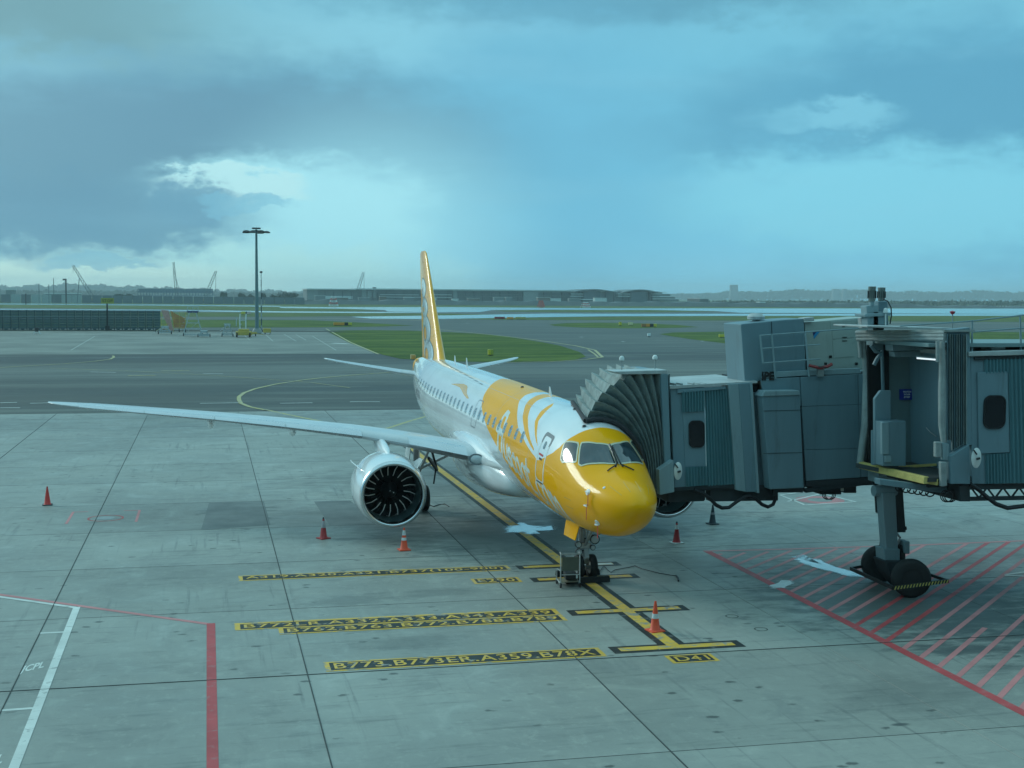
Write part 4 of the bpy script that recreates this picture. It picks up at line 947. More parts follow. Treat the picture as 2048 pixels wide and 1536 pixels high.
def pxp(name, poly, Y, depth, mat, parent, bevel=.012, label=None):
    return MB().prism([PY(u, v, Y) for u, v in poly], (0, depth, 0)).build(name, mat, parent, bevel=bevel, label=label)
def pbox(name, u0, v0, u1, v1, Y, depth, mat, parent, bevel=.012, label=None): return pxp(name, [(u0, v0), (u1, v0), (u1, v1), (u0, v1)], Y, depth, mat, parent, bevel, label)
def corr(name, poly4, Y, n, mat, parent, amp=.05):
    """ribbed steel sheet, ribs vertical; poly4 = tl,tr,br,bl pixels"""
    tl, tr, br, bl = [PY(u, v, Y) for u, v in poly4]; V = []; F_ = []
    for i in range(n * 4 + 1):
        f_ = i / (n * 4); d = (0, 0, amp, amp)[i % 4]; a = tl.lerp(tr, f_); b_ = bl.lerp(br, f_); V += [a - Vector((0, d, 0)), b_ - Vector((0, d, 0))]
    F_ = [(2 * i, 2 * i + 2, 2 * i + 3, 2 * i + 1) for i in range(n * 4)]
    return MB().add(V, F_).build(name, mat, parent)
def rwin(name, u0, v0, u1, v1, Y, parent, tilt=0, mat=None, r=.3):
    a, b_ = PY(u0, v0, Y), PY(u1, v1, Y); cx_, cz_ = (a.x + b_.x) / 2, (a.z + b_.z) / 2; hx, hz = (b_.x - a.x) / 2, (a.z - b_.z) / 2; rr = min(hx, hz) * .62
    P_ = []
    for qx, qz, a0 in ((1, 1, 0), (-1, 1, 90), (-1, -1, 180), (1, -1, 270)):
        for k in range(6):
            an = math.radians(a0 + k * 18); P_.append(Vector((cx_ + qx * (hx - rr) + rr * math.cos(an), Y, cz_ + qz * (hz - rr) + rr * math.sin(an))))
    for p in P_: p.x += (cz_ - p.z) * tilt
    g = MB().prism(P_, (0, .03, 0)).build(name, mat or BWIN, parent)
    Q = [Vector((cx_ + (p.x - cx_) * 1.12, Y - .012, cz_ + (p.z - cz_) * 1.07)) for p in P_]; Q2 = [Vector((p.x, Y - .012, p.z)) for p in P_]; n = len(P_)
    MB().add(Q + Q2 + [q + Vector((0, .04, 0)) for q in Q] + [q + Vector((0, .04, 0)) for q in Q2], [(i, (i + 1) % n, n + (i + 1) % n, n + i) for i in range(n)] + [(i, (i + 1) % n, 2 * n + (i + 1) % n, 2 * n + i) for i in range(n)] + [(n + i, n + (i + 1) % n, 3 * n + (i + 1) % n, 3 * n + i) for i in range(n)]).build('window_seal', BLACKP, g)
    return g
Y1 = 34.0
b1 = thing('boarding_bridge', 'grey boarding bridge docked to the yellow nosed airliner, its canopy folded over the fuselage', 'boarding bridge', PY(1600, 975, 35.5) * Vector((1, 1, 0)) if False else (17.5, 35.5, 0))
b1.location = (0, 0, 0)
# canopy bellows
def contour(t_):                                     # over the fuselage, from the port side low to the crown
    th = 112 + ((0 if FARC else -14) - 112) * t_
    return th
NR = 21
def rib(k, far):
    global FARC; FARC = far
    w_ = k / (NR - 1); y = 36.5 if far else 33.95; zig = (k % 2)
    out = []
    for i in range(13):
        t_ = i / 12
        zf = 2.95 + 3.22 * t_; F0 = Vector((12.98, y, zf))
        s = 3.9 if not far else 6.2
        pl = Vector(fus(np.array([s]), np.array([math.radians(contour(t_))]), .07)[0]); C0 = Matrix.Translation(A0) @ Matrix.Rotation(-YAW, 4, 'Z') @ pl; C0.y = y
        p = F0.lerp(C0, w_ ** .95)
        pv = Vector((12.75, y, 3.1)); p = pv + (p - pv) * (1 - .0 * w_)
        bulge = math.sin(math.pi * min(1, w_)) * .60 * t_ ** 1.3
        dir_ = Vector((-math.sin(math.radians(75 * w_ * .55)), 0, math.cos(math.radians(75 * w_ * .55))))
        p = p + dir_ * bulge
        if zig:
            p = p + Vector((.06, (.30 if not far else -.2) * (.3 + .7 * t_), -.15 * t_ ** .7))
        out.append(p)
    return out
side = MB(); R1 = [rib(k, False) for k in range(NR)]; R2 = [rib(k, True) for k in range(NR)]
def sub(R_, k):                                        # a fold between two ribs, slightly sagging
    return R_[k]
V = [p for r in R1 for p in r]; side.add(V, [(k * 13 + i, (k + 1) * 13 + i, (k + 1) * 13 + i + 1, k * 13 + i + 1) for k in range(NR - 1) for i in range(12)])
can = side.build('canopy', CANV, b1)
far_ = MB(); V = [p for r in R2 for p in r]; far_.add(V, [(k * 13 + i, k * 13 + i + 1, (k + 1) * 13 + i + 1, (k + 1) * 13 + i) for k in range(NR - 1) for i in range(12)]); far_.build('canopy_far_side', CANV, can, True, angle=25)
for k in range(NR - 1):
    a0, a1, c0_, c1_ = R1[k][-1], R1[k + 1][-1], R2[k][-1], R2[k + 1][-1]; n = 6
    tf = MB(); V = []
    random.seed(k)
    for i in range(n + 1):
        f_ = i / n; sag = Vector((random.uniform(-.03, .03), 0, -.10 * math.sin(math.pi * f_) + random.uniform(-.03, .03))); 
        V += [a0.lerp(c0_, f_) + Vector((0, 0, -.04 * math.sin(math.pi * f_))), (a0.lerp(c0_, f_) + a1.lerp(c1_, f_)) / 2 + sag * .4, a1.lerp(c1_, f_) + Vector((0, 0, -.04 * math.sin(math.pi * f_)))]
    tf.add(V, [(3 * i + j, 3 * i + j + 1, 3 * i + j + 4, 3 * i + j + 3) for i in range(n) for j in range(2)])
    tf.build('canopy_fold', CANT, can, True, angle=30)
lastr = R1[-1]
MB().tube([p + Vector((0, -.02, 0)) for p in lastr], .07, 8).build('canopy_bumper', M('bumper_black', (.03, .03, .035), .7), can, True)
MB().tube([lastr[-1]] + [R2[-1][-1]], .07, 8).build('canopy_bumper', MATS['bumper_black'], can, True)
# head frame
def b1px(*a, **k): return pxp(*a, **k)
pxp('head_frame', [(1228, 743), (1335, 740), (1335, 748), (1242, 749)], 33.9, .9, BROOF, b1)
MB().b2((12.4, 34.8, 6.12), (13.15, 37.0, 6.2)).build('head_roof', BG, b1)
pxp('frame_post', [(1322, 748), (1336, 748), (1344, 985), (1332, 985)], 33.88, .15, BG, b1)
MB().b2((12.95, 36.9, 2.9), (13.15, 37.05, 6.2)).build('frame_post', BG, b1)
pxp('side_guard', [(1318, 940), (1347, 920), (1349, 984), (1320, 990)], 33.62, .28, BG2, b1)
for u, v0, v1 in ((1243.5, 742, 719), (1310, 741, 717)):
    a, b_ = PY(u, v0, 34.6), PY(u, v1, 34.6); bt = MB().tube([a, b_], .018, 6).build('beacon_mast', GALV, b1)
    MB().lathe([(.001, -.03), (.07, -.02), (.08, .03), (.05, .09), (.001, .11)], 14, b_).build('beacon', WPL, bt, True)
# cabin walls
pxp('cabin_wall', [(1340, 773), (1369, 771), (1372, 975), (1349, 979)], Y1, 3.0, BG, b1)
pxp('window_panel', [(1363, 776), (1409, 774), (1413, 970), (1372, 975)], Y1 - .02, .05, BG, b1)
rwin('window', 1380, 843, 1407, 893, Y1 - .05, b1, .03)
corr('corrugated_wall', [(1409, 778), (1458, 776), (1469, 968), (1414, 972)], Y1, 9, BGT, b1)
corr('corrugated_wall', [(1363, 782), (1409, 780), (1409, 822), (1364, 824)], Y1 - .04, 8, BGT, b1); corr('corrugated_wall', [(1371, 934), (1413, 932), (1414, 970), (1372, 973)], Y1 - .04, 7, BGT, b1)
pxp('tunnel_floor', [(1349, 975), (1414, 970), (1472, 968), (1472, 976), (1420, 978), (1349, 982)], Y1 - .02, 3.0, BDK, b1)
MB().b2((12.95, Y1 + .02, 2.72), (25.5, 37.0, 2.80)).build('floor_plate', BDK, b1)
MB().prism([PY(1340, 772, Y1 - .05), PY(1515, 762, Y1 - .05), PY(1515, 766, Y1 - .05), PY(1340, 778, Y1 - .05)], (0, 3.15, 0)).build('roof', BROOF, b1)
MB().prism([PY(1355, 779, Y1 - .08), PY(1452, 773, Y1 - .08), PY(1452, 778, Y1 - .08), PY(1355, 786, Y1 - .08)], (0, .1, 0)).build('roof_gutter', BG, b1)
for u in (1349, 1362, 1385, 1397, 1410): pbox('roof_clip', u, 767, u + 4, 772, Y1, .4, GALV, b1, 0)
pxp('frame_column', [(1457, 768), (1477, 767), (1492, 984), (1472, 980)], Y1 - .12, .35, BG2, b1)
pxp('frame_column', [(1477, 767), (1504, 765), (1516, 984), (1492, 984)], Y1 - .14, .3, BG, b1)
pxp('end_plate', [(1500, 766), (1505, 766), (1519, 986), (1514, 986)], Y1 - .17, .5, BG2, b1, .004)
pxp('expansion_gap', [(1506, 770), (1526, 770), (1540, 985), (1518, 985)], Y1 + .35, 2.4, BDK, b1)
pxp('gap_bellows', [(1508, 785), (1527, 785), (1538, 975), (1519, 978)], Y1 + .2, .12, BG, b1)
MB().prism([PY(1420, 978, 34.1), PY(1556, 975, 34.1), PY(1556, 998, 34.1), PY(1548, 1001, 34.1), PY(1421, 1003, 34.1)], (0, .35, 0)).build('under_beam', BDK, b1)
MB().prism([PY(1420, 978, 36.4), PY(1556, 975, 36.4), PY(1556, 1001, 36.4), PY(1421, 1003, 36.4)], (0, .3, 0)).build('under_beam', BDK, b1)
# outer cabin body, built of panels
def panels(rows, Y, depth, mat, par, name='wall_panel', gap=.012):
    for q in rows:
        P_ = [PY(u, v, Y) for u, v in q]; c_ = sum(P_, Vector()) / len(P_)
        P_ = [c_ + (p - c_) * (1 - gap * 2 / max(.3, (P_[0] - P_[2]).length)) for p in P_]
        MB().prism(P_, (0, depth, 0)).build(name, mat, par, bevel=.006)
MB().prism([PY(1522, 760, Y1 + .06), PY(1745, 745, Y1 + .06), PY(1752, 960, Y1 + .06), PY(1612, 968, Y1 + .06), PY(1606, 985, Y1 + .06), PY(1541, 985, Y1 + .06)], (0, 2.9, 0)).build('cabin_body', BDK, b1)
panels([[(1521, 758), (1600, 754), (1603, 812), (1525, 786)], [(1600, 754), (1716, 748), (1717, 809), (1603, 813)], [(1716, 748), (1800, 744), (1802, 806), (1717, 809)],
        [(1603, 813), (1717, 809), (1720, 897), (1608, 900)], [(1717, 809), (1800, 806), (1804, 894), (1720, 897)], [(1608, 900), (1720, 897), (1722, 955), (1612, 962)], [(1720, 897), (1804, 894), (1806, 950), (1722, 955)]], Y1, .06, BG, b1)
pxp('service_box', [(1524, 790), (1530, 784), (1597, 783), (1600, 790), (1608, 976), (1540, 979)], Y1 - .42, .42, BG, b1, .02)
for v, du in ((822, 0), (907, 0)):
    a, b_ = PY(1527, v, Y1 - .425), PY(1604, v - 2, Y1 - .425); MB().bar(a, b_, .015, .012).build('seam', BDK, b1)
pxp('box_cap', [(1523, 793), (1530, 782), (1598, 781), (1601, 790)], Y1 - .46, .5, BG2, b1)
MB().prism([PY(1612, 962, Y1), PY(1806, 952, Y1), PY(1806, 962, Y1), PY(1612, 972, Y1)], (0, 2.9, 0)).build('sill_beam', BDK, b1)
pxp('tunnel', [(1800, 746), (2250, 730), (2280, 950), (1806, 955)], Y1 + .1, 2.7, BGT, b1)
for uu in range(1812, 2240, 10): pass
# machinery platform on the roof
pxp('equipment_housing', [(1482, 648), (1560, 640), (1608, 637), (1612, 752), (1530, 762), (1490, 764)], Y1 + .15, 1.3, BG, b1, .02)
a, b_ = PY(1543, 643, Y1 + .14), PY(1545, 700, Y1 + .14); MB().bar(a, b_, .02, .01).build('seam', BDK, b1)
v0 = PY(1512, 640, Y1 + .8); MB().lathe([(.12, -.12), (.12, .0), (.26, .02), (.27, .1), (.18, .19), (.001, .21)], 22, v0).build('roof_ventilator', BROOF, b1, True)
ac = pxp('air_conditioner', [(1609, 645), (1735, 634), (1742, 738), (1616, 745)], Y1 + .25, 1.1, ACB, b1, .02)
pxp('rooftop_fitting', [(1608, 636), (1628, 634), (1629, 642), (1609, 643)], Y1 + .1, .4, BROOF, b1)
for q in ([(1609, 645), (1650, 642), (1656, 740), (1615, 742)], [(1661, 643), (1712, 639), (1714, 656), (1661, 660)], [(1664, 661), (1703, 658), (1706, 675), (1665, 679)], [(1665, 680), (1706, 677), (1708, 713), (1667, 716)], [(1713, 640), (1733, 638), (1738, 715), (1716, 716)]):
    P_ = [PY(u, v, Y1 + .235) for u, v in q]; MB().prism(P_, (0, .02, 0)).build('access_panel', ACB, ac, bevel=.006)
for u, v in ((1687, 651), (1661, 713), (1651, 727), (1713, 727)): pbox('latch', u - 2, v - 2, u + 3, v + 3, Y1 + .22, .03, BLACKP, ac, 0)
for u, v in ((1685, 674), (1685, 681)): pbox('handle', u, v, u + 9, v + 1.6, Y1 + .22, .03, BLACKP, ac, 0)
pxp('maker_badge', [(1625, 663), (1634, 663), (1627, 672)], Y1 + .228, .006, M('badge_navy', (.01, .02, .12)), ac, 0); pxp('maker_badge', [(1634, 662), (1641, 662), (1628, 678), (1627, 672)], Y1 + .227, .006, M('badge_blue', (.02, .25, .5)), ac, 0)
# platform railing
rl = MB()
for pts in ([(1520, 671), (1640, 662), (1740, 655)], [(1524, 697), (1640, 689)], [(1526, 726), (1640, 718)]): rl.tube([PY(u, v, Y1 - .05) for u, v in pts], .022, 6)
for pts in ([(1520, 671), (1526, 726)], [(1543, 668), (1551, 757)], [(1610, 664), (1618, 753)]): rl.tube([PY(u, v, Y1 - .05) for u, v in pts], .03, 6)
rl.build('railing', BG2, b1, True)
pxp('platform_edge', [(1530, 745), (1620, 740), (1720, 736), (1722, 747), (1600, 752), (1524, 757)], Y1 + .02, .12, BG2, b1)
me_ = put_text('unit_lettering', 'IPE', 1, Matrix.Translation(PY(1536, 752, Y1 - .02)) @ Matrix.Rotation(math.pi / 2, 4, 'X'), BLACKP, b1, width=.40, height=.26, bold=.05)
MB().tube([PY(1618, 731, Y1 - .1), PY(1640, 736, Y1 - .1), PY(1655, 733, Y1 - .1), PY(1664, 728, Y1 - .1)], .05, 6).build('red_hose', M('hose_red', (.30, .05, .05), .6), b1, True)
MB().tube([PY(1636, 734, Y1 - .12), PY(1652, 735, Y1 - .12)], .03, 6).build('hose_strap', BLACKP, b1)
pbox('bracket', 1636, 738, 1648, 753, Y1 - .1, .1, GALV, b1, 0)
# disc, hoses, underslung boxes
def disc(u, v, Y, rz, rx, par, name='inspection_mirror'):
    p = PY(u, v, Y); d = MB().lathe([(.001, -.03), (.9, -.02), (1, 0), (1, .02), (.9, .03), (.001, .03)], 28, (0, 0, 0), 'Y').build(name, WPL, par, True)
    d.matrix_local = Matrix.Translation(p) @ Matrix.Diagonal((rx, 1, rz, 1))
    MB().tube([p + Vector((-.03, -.05, -.02)), p + Vector((.06, -.06, 0))], .03, 6).build('hub', BLACKP, par)
    MB().tube([p + Vector((-.12, -.04, .22)), p + Vector((-.02, -.04, .1))], .02, 5).build('hub_spoke', BLACKP, par)
disc(1356, 942, Y1 - .35, .26, .13, b1)
MB().tube([PY(u, v, Y1 - .1) for u, v in ((1388, 980), (1405, 986), (1420, 997), (1432, 1010), (1444, 1016), (1458, 1015), (1474, 1003), (1488, 994), (1500, 992), (1512, 998), (1524, 1009), (1536, 1014), (1546, 1009), (1551, 998), (1551, 984))], .055, 8).build('cable_festoon', HOSE, b1, True)
pbox('cable_clamp', 1547, 978, 1556, 992, Y1 - .2, .2, BDK, b1)
ub = pbox('drive_cabinet', 1641, 966, 1683, 989, Y1 + .1, .9, BLACKP, b1); pbox('drive_cabinet', 1688, 962, 1713, 986, Y1 + .1, .9, BLACKP, b1); pbox('cabinet_label', 1682, 966, 1688, 982, Y1 + .08, .05, M('label_cream', (.5, .5, .42)), b1)
for k in range(3): MB().tube([PY(1655 + 3 * k + 10 * math.cos(a), 990 + 9 * math.sin(a), Y1 + .05 * k) for a in [2 * math.pi * i / 14 for i in range(15)]], .014, 5).build('hanging_cable', HOSE, b1, True)
pxp('under_rail', [(1608, 978), (1735, 963), (1735, 970), (1612, 986)], Y1 + .02, .15, BDK, b1)
MB().b2((13.1, 34.3, 2.35), (14.3, 36.6, 2.72)).build('slewing_gear', BDK, b1, bevel=.04)
MB().b2((33.0, 35.2, 0), (33.8, 36.0, 2.9)).build('support_column', BG, b1, bevel=.03)

# ---- second bridge, retracted, its cabin open towards the aircraft
Y2 = 29.5
b2 = thing('boarding_bridge', 'retracted boarding bridge with an open cabin, yellow edged floor and blue step notice', 'boarding bridge')
ZF = 3.62
P2 = lambda u, v, Y=Y2: PY(u, v, Y)
XM = PY(1857, 958, Y2).x                                # mouth line x at the near side
XMf = 18.35
MB().prism([(18.2, 32.55, ZF - .12), (XM - .02, Y2 + .02, ZF - .12), (26, Y2 + .06, ZF - .12), (26, 32.6, ZF - .12)], (0, 0, .12)).build('cabin_floor', M('floor_dark', (.045, .055, .055), .7, dirt=.3), b2)
# yellow bumper along the mouth
a, b_ = PY(1722, 930, 32.5), PY(1853, 961, Y2 + .02)
MB().bar(a, b_, .16, .19).build('floor_bumper', YB, b2, bevel=.01)
MB().bar(PY(1857, 961, Y2 + .25), PY(1877, 964, Y2 + .05), .14, .17).build('floor_bumper', YB, b2, bevel=.01)
MB().bar(PY(1775, 936, 31.9) , PY(1873, 929, 31.2), .12, .06).build('threshold_strip', YB, b2)
# far wall, back wall and ceiling inside
MB().b2((18.75, 32.5, ZF), (26, 32.62, 7.1)).build('far_wall', INT, b2)
MB().b2((21.2, 30.9, ZF), (21.3, 32.45, 7.0)).build('door_post', BG, b2)
MB().b2((18.6, Y2 + .12, 7.1), (26, 32.7, 7.2)).build('ceiling', INT, b2)
pxp('roller_header', [(1784, 689), (1876, 685), (1876, 700), (1786, 702)], 31.6, .4, BG2, b2); pxp('roller_header', [(1788, 703), (1876, 701), (1876, 713), (1790, 714)], 31.75, .3, BG2, b2)
pxp('interior_pillar', [(1847, 727), (1853, 727), (1853, 925), (1847, 925)], 32.2, .2, BDK, b2)
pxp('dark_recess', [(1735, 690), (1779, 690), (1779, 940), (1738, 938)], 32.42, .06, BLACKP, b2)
rwin('cabin_window', 1858, 782, 1880, 836, 32.40, b2)
sg_ = pbox('notice', 1800, 778.5, 1827.5, 799.5, 32.40, .03, M('sign_blue', (.012, .025, .30), .4), b2, 0)
for k, tx in enumerate(('WATCH', 'YOUR', 'STEP')):
    p = PY(1814, 783.5 + 5.4 * k, 32.38); put_text('notice_lettering', tx, 1, Matrix.Translation(p) @ Matrix.Rotation(math.pi / 2, 4, 'X'), M('sign_white', (.8, .82, .85)), sg_, width=(.26, .22, .2)[k], height=.052, bold=.04)
fl_ = MB().bar(PY(1836, 716, 31.0), PY(1874, 719, 30.2), .09, .05).build('strip_light', M('tube_light', (.85, .95, 1.0), emit=.9), b2)
MB().bar(PY(1836, 713, 31.0), PY(1874, 716, 30.2), .14, .04).build('light_fitting', BG2, b2)
pxp('control_screen', [(1750, 797), (1762, 781), (1782, 781), (1782, 930), (1750, 930)], 31.4, .12, BG, b2)
pxp('control_desk', [(1766, 844), (1812, 842), (1812, 932), (1766, 932)], 31.0, .5, BG, b2); pbox('desk_panel', 1764, 845, 1778, 909, 30.95, .1, BG2, b2); pbox('desk_footplate', 1770, 911, 1783, 925, 30.96, .05, BG2, b2)
pbox('kick_plate', 1745, 861, 1752, 930, 31.6, .1, BG, b2)
MB().tube([PY(1742, 690, 32), PY(1752, 703, 32), PY(1762, 706, 32), PY(1754, 718, 32), PY(1748, 730, 32)], .06, 7).build('swing_arm', BG, b2, True)
MB().tube([PY(1764, 700, 32.1), PY(1766, 780, 32.1)], .05, 7).build('post', BG, b2, True)
MB().tube([PY(1852, 855, 31.4), PY(1860, 864, 31.2), PY(1873, 873, 30.8)], .012, 5).build('pull_cord', GALV, b2)
# canopy: folded top, far curtain, near curtain
for k in range(3):
    v = 663 + 6.6 * k; MB().tube([PY(1713 + k * 1.0, v + 2, 32.6), PY(1800, v + 1.5, 31.1), PY(1890, v + 2, Y2 - .05)], .065, 10).build('canopy_roll', PAD, b2, True)
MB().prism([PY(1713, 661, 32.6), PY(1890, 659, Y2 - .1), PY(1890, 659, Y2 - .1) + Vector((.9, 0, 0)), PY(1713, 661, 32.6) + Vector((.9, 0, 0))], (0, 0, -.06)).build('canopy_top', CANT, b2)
MB().tube([PY(u, v, 32.6) for u, v in ((1727, 682), (1728, 705), (1731, 724), (1735, 760), (1734, 800), (1731, 850), (1725, 890), (1720, 932))], [.08, .08, .09, .13, .14, .12, .11, .10], 9).build('canopy_curtain', PAD, b2, True)
MB().tube([PY(u, v, 32.6) for u, v in ((1719, 680), (1722, 715))], .07, 8).build('canopy_curtain', PAD, b2, True)
MB().tube([PY(u, v, 32.8) for u, v in ((1741, 690), (1744, 760), (1742, 860), (1734, 925))], .12, 8).build('curtain_lining', BLACKP, b2, True)
MB().tube([PY(u, v, Y2 - .02) for u, v in ((1884, 683), (1885, 730), (1884, 780), (1884, 850), (1888, 885))], [.08, .09, .095, .095, .08], 9).build('canopy_curtain', PAD, b2, True)
MB().tube([PY(u, v, Y2 - .10) for u, v in ((1875, 682), (1875, 724))], .05, 8).build('canopy_curtain', PAD, b2, True)
pxp('edge_pad', [(1872, 884), (1884, 884), (1884, 915), (1872, 915)], Y2 - .12, .14, PAD, b2, .02); pxp('edge_pad', [(1882, 924), (1894, 924), (1895, 972), (1884, 974)], Y2 - .14, .14, PAD, b2, .02)
pxp('pad_bracket', [(1884, 885), (1898, 888), (1898, 922), (1886, 920)], Y2 - .1, .12, BG2, b2)
for k in range(9):                                    # folds of the near curtain
    u = 1893 + 4.6 * k; vb = 905 - 2.4 * k if k > 1 else 880
    if k == 8: vb = 892
    MB().prism([PY(u, 668, Y2 - .02), PY(u + 2.4, 668, Y2 - .13), PY(u + 4.7, 668, Y2 - .02), PY(u + 2.4, 668, Y2 + .06)], PY(u, vb, Y2) - PY(u, 668, Y2)).build('canopy_fold', CANV if k % 3 else BG, b2)
pxp('side_guard', [(1901, 912), (1939, 889), (1941, 968), (1902, 968)], Y2 - .2, .2, BG, b2)
pxp('head_frame', [(1893, 660), (1940, 655), (1944, 890), (1932, 892), (1930, 676), (1893, 672)], Y2 - .03, .3, BG, b2)
pxp('roof', [(1735, 651), (1908, 656), (1908, 660), (1735, 655)], 30.5, 1.9, BROOF, b2)
a, b_ = PY(1905, 657, Y2 + .3), PY(1905, 627, Y2 + .3); MB().tube([a, b_], .016, 6).build('beacon_mast', GALV, b2); MB().lathe([(.001, -.04), (.05, 0), (.08, .05), (.001, .08)], 14, b_).build('beacon', M('beacon_red', (.4, .02, .04), .3), b2, True)
# near wall of the tunnel
pxp('tunnel_wall', [(1941, 708), (1968, 707), (1972, 968), (1944, 968)], Y2, 3.1, BG, b2)
pxp('window_panel', [(1955, 745), (2016, 743), (2020, 905), (1958, 908)], Y2 - .05, .06, BG, b2)
rwin('window', 1971, 793, 2008, 855, Y2 - .08, b2)
corr('corrugated_wall', [(1968, 715), (2016, 713), (2016, 745), (1968, 747)], Y2 - .02, 7, BGT, b2); corr('corrugated_wall', [(1970, 908), (2020, 906), (2022, 966), (1971, 967)], Y2 - .02, 8, BGT, b2)
corr('corrugated_wall', [(2016, 713), (2330, 704), (2350, 962), (2022, 966)], Y2 - .02, 40, BGT, b2)
MB().prism([PY(1940, 715, Y2 + .06), PY(2330, 704, Y2 + .06), PY(2350, 962, Y2 + .06), PY(1944, 968, Y2 + .06)], (0, 3.0, 0)).build('tunnel_body', BG, b2)
pxp('roof', [(1938, 704), (2330, 692), (2330, 703), (1938, 713)], Y2 - .1, 3.3, BROOF, b2)
pxp('roof_unit', [(1984, 693), (2011, 692), (2011, 700), (1984, 701)], Y2 + .3, .5, BROOF, b2)
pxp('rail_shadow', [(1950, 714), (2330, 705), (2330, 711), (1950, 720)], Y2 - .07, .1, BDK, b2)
disc(1953, 916, Y2 - .45, .27, .145, b2)
# roof railing
rl = MB()
for pts in ([(1800, 652), (1945, 642), (2048, 630), (2120, 622)], [(1945, 664), (2120, 650)]): rl.tube([PY(u, v, Y2 + .2) for u, v in pts], .022, 6)
for pts in ([(1944, 640), (1944, 706)], [(2040, 631), (2042, 700)], [(2110, 623), (2112, 698)]): rl.tube([PY(u, v, Y2 + .2) for u, v in pts], .028, 6)
rl.build('railing', BG2, b2, True)
# under-tunnel truss
tr = MB()
for Y in (Y2 + .1, Y2 + 2.7):
    tr.bar(PY(1925, 974, Y), PY(2330, 968, Y), .10, .14); tr.bar(PY(1925, 998, Y), PY(2330, 990, Y), .12, .10)
    for k in range(12):
        u = 1942 + 32 * k; tr.bar(PY(u, 975, Y), PY(u + 16, 996, Y), .04); tr.bar(PY(u + 16, 996, Y), PY(u + 32, 975, Y), .04)
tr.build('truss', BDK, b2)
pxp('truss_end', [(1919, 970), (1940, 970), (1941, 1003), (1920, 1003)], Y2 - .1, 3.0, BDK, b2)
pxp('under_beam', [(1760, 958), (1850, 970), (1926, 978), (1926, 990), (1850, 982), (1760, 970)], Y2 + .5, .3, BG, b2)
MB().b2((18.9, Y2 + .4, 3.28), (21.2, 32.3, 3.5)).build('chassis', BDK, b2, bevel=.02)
for k in range(6): MB().tube([PY(1800 + 12 * k + 9 * math.cos(a), 975 + 2 * k + 8 * math.sin(a), Y2 + .6) for a in [math.pi * i / 8 for i in range(9)]], .02, 5).build('hanging_cable', HOSE, b2, True)
for k in range(3): MB().tube([PY(1893 + 4 * k + 12 * math.cos(a), 992 + 12 * math.sin(a), Y2 + .1 * k) for a in [2 * math.pi * i / 14 for i in range(15)]], .016, 5).build('hanging_cable', HOSE, b2, True)
MB().tube([PY(u, v, Y2 - .15) for u, v in ((1940, 968), (1958, 980), (1975, 995), (1992, 1008), (2015, 1016), (2048, 1012), (2075, 1000), (2090, 985))], .06, 8).build('cable_festoon', HOSE, b2, True)
# drive column and wheels
XC, YC = 19.45, 32.4
MB().prism([PY(1764, 985, YC - .3), PY(1791, 985, YC - .3), PY(1797, 1105, YC - .3), PY(1773, 1105, YC - .3)], (0, .35, 0)).build('lift_column', BG2, b2, bevel=.015)
MB().prism([PY(1789, 975, YC), PY(1806, 975, YC), PY(1812, 1065, YC), PY(1795, 1065, YC)], (0, .35, 0)).build('lift_column', BDK, b2, bevel=.015)
MB().prism([PY(1757, 945, YC - .35), PY(1797, 950, YC - .35), PY(1797, 975, YC - .35), PY(1757, 966, YC - .35)], (0, .6, 0)).build('column_bracket', BG2, b2, bevel=.01)
MB().lathe([(.001, -.35), (.16, -.35), (.16, .35), (.001, .35)], 16, PY(1769, 981, YC - .1), 'X').build('trunnion', BG2, b2, True)
pxp('column_foot', [(1768, 1098), (1800, 1098), (1800, 1124), (1770, 1124)], YC - .36, .5, BG2, b2, .015)
pxp('gear_housing', [(1770, 1122), (1822, 1122), (1826, 1160), (1806, 1180), (1780, 1150)], YC - .5, .7, BDK, b2, .03)
pxp('motor_box', [(1808, 1083), (1820, 1083), (1820, 1108), (1810, 1108)], YC - .3, .35, BG2, b2, .02); pbox('motor', 1800, 1090, 1812, 1125, YC - .2, .4, BLACKP, b2, .03)
MB().tube([PY(1794, 1066, YC - .1), PY(1800, 1075, YC - .1), PY(1797, 1085, YC - .1), PY(1792, 1092, YC - .1)], .035, 6).build('hydraulic_line', STEEL, b2, True)
for (u, v) in ((1808, 1060),): MB().tube([PY(1806, 1062, YC), PY(1812, 1058, YC), PY(1811, 1053, YC)], .03, 6).build('hook', BDK, b2)
MB().tube([PY(u, v, YC + .1) for u, v in ((1745, 963), (1751, 963), (1755, 1024), (1769, 1028), (1763, 1090))], .06, 6).build('cable_guard', BDK, b2, True)
for (x, y) in ((19.17, 31.05), (19.30, 32.95)):
    wl = bpy.data.objects.new('drive_wheel', None); COL.objects.link(wl); wl.parent = b2; wl.location = (x, y, .54); wl.empty_display_size = .1
    wl.rotation_euler = (0, 0, math.radians(93 - 20 if y < 32 else 93 - 20 + 0)); wl.scale = (.9, .9, .9)
    r, wd = .60, .42
    MB().lathe([(.3, -wd / 2 * .9), (.5, -wd / 2), (.57, -wd / 2 * .8), (.60, -wd / 2 * .5), (.60, wd / 2 * .5), (.57, wd / 2 * .8), (.5, wd / 2), (.3, wd / 2 * .9)], 40, (0, 0, 0), 'X').build('tyre', RUB, wl, True, angle=50)
    MB().lathe([(.001, -.17), (.12, -.18), (.26, -.16), (.3, -.17), (.3, .17), (.26, .16), (.12, .18), (.001, .17)], 24, (0, 0, 0), 'X').build('rim', M('wheel_hub_dark', (.018, .02, .022), .5), wl, True)
MB().tube([(19.2, 31.2, .54), (19.3, 32.9, .54)], .14, 10).build('axle', BDK, b2, True)
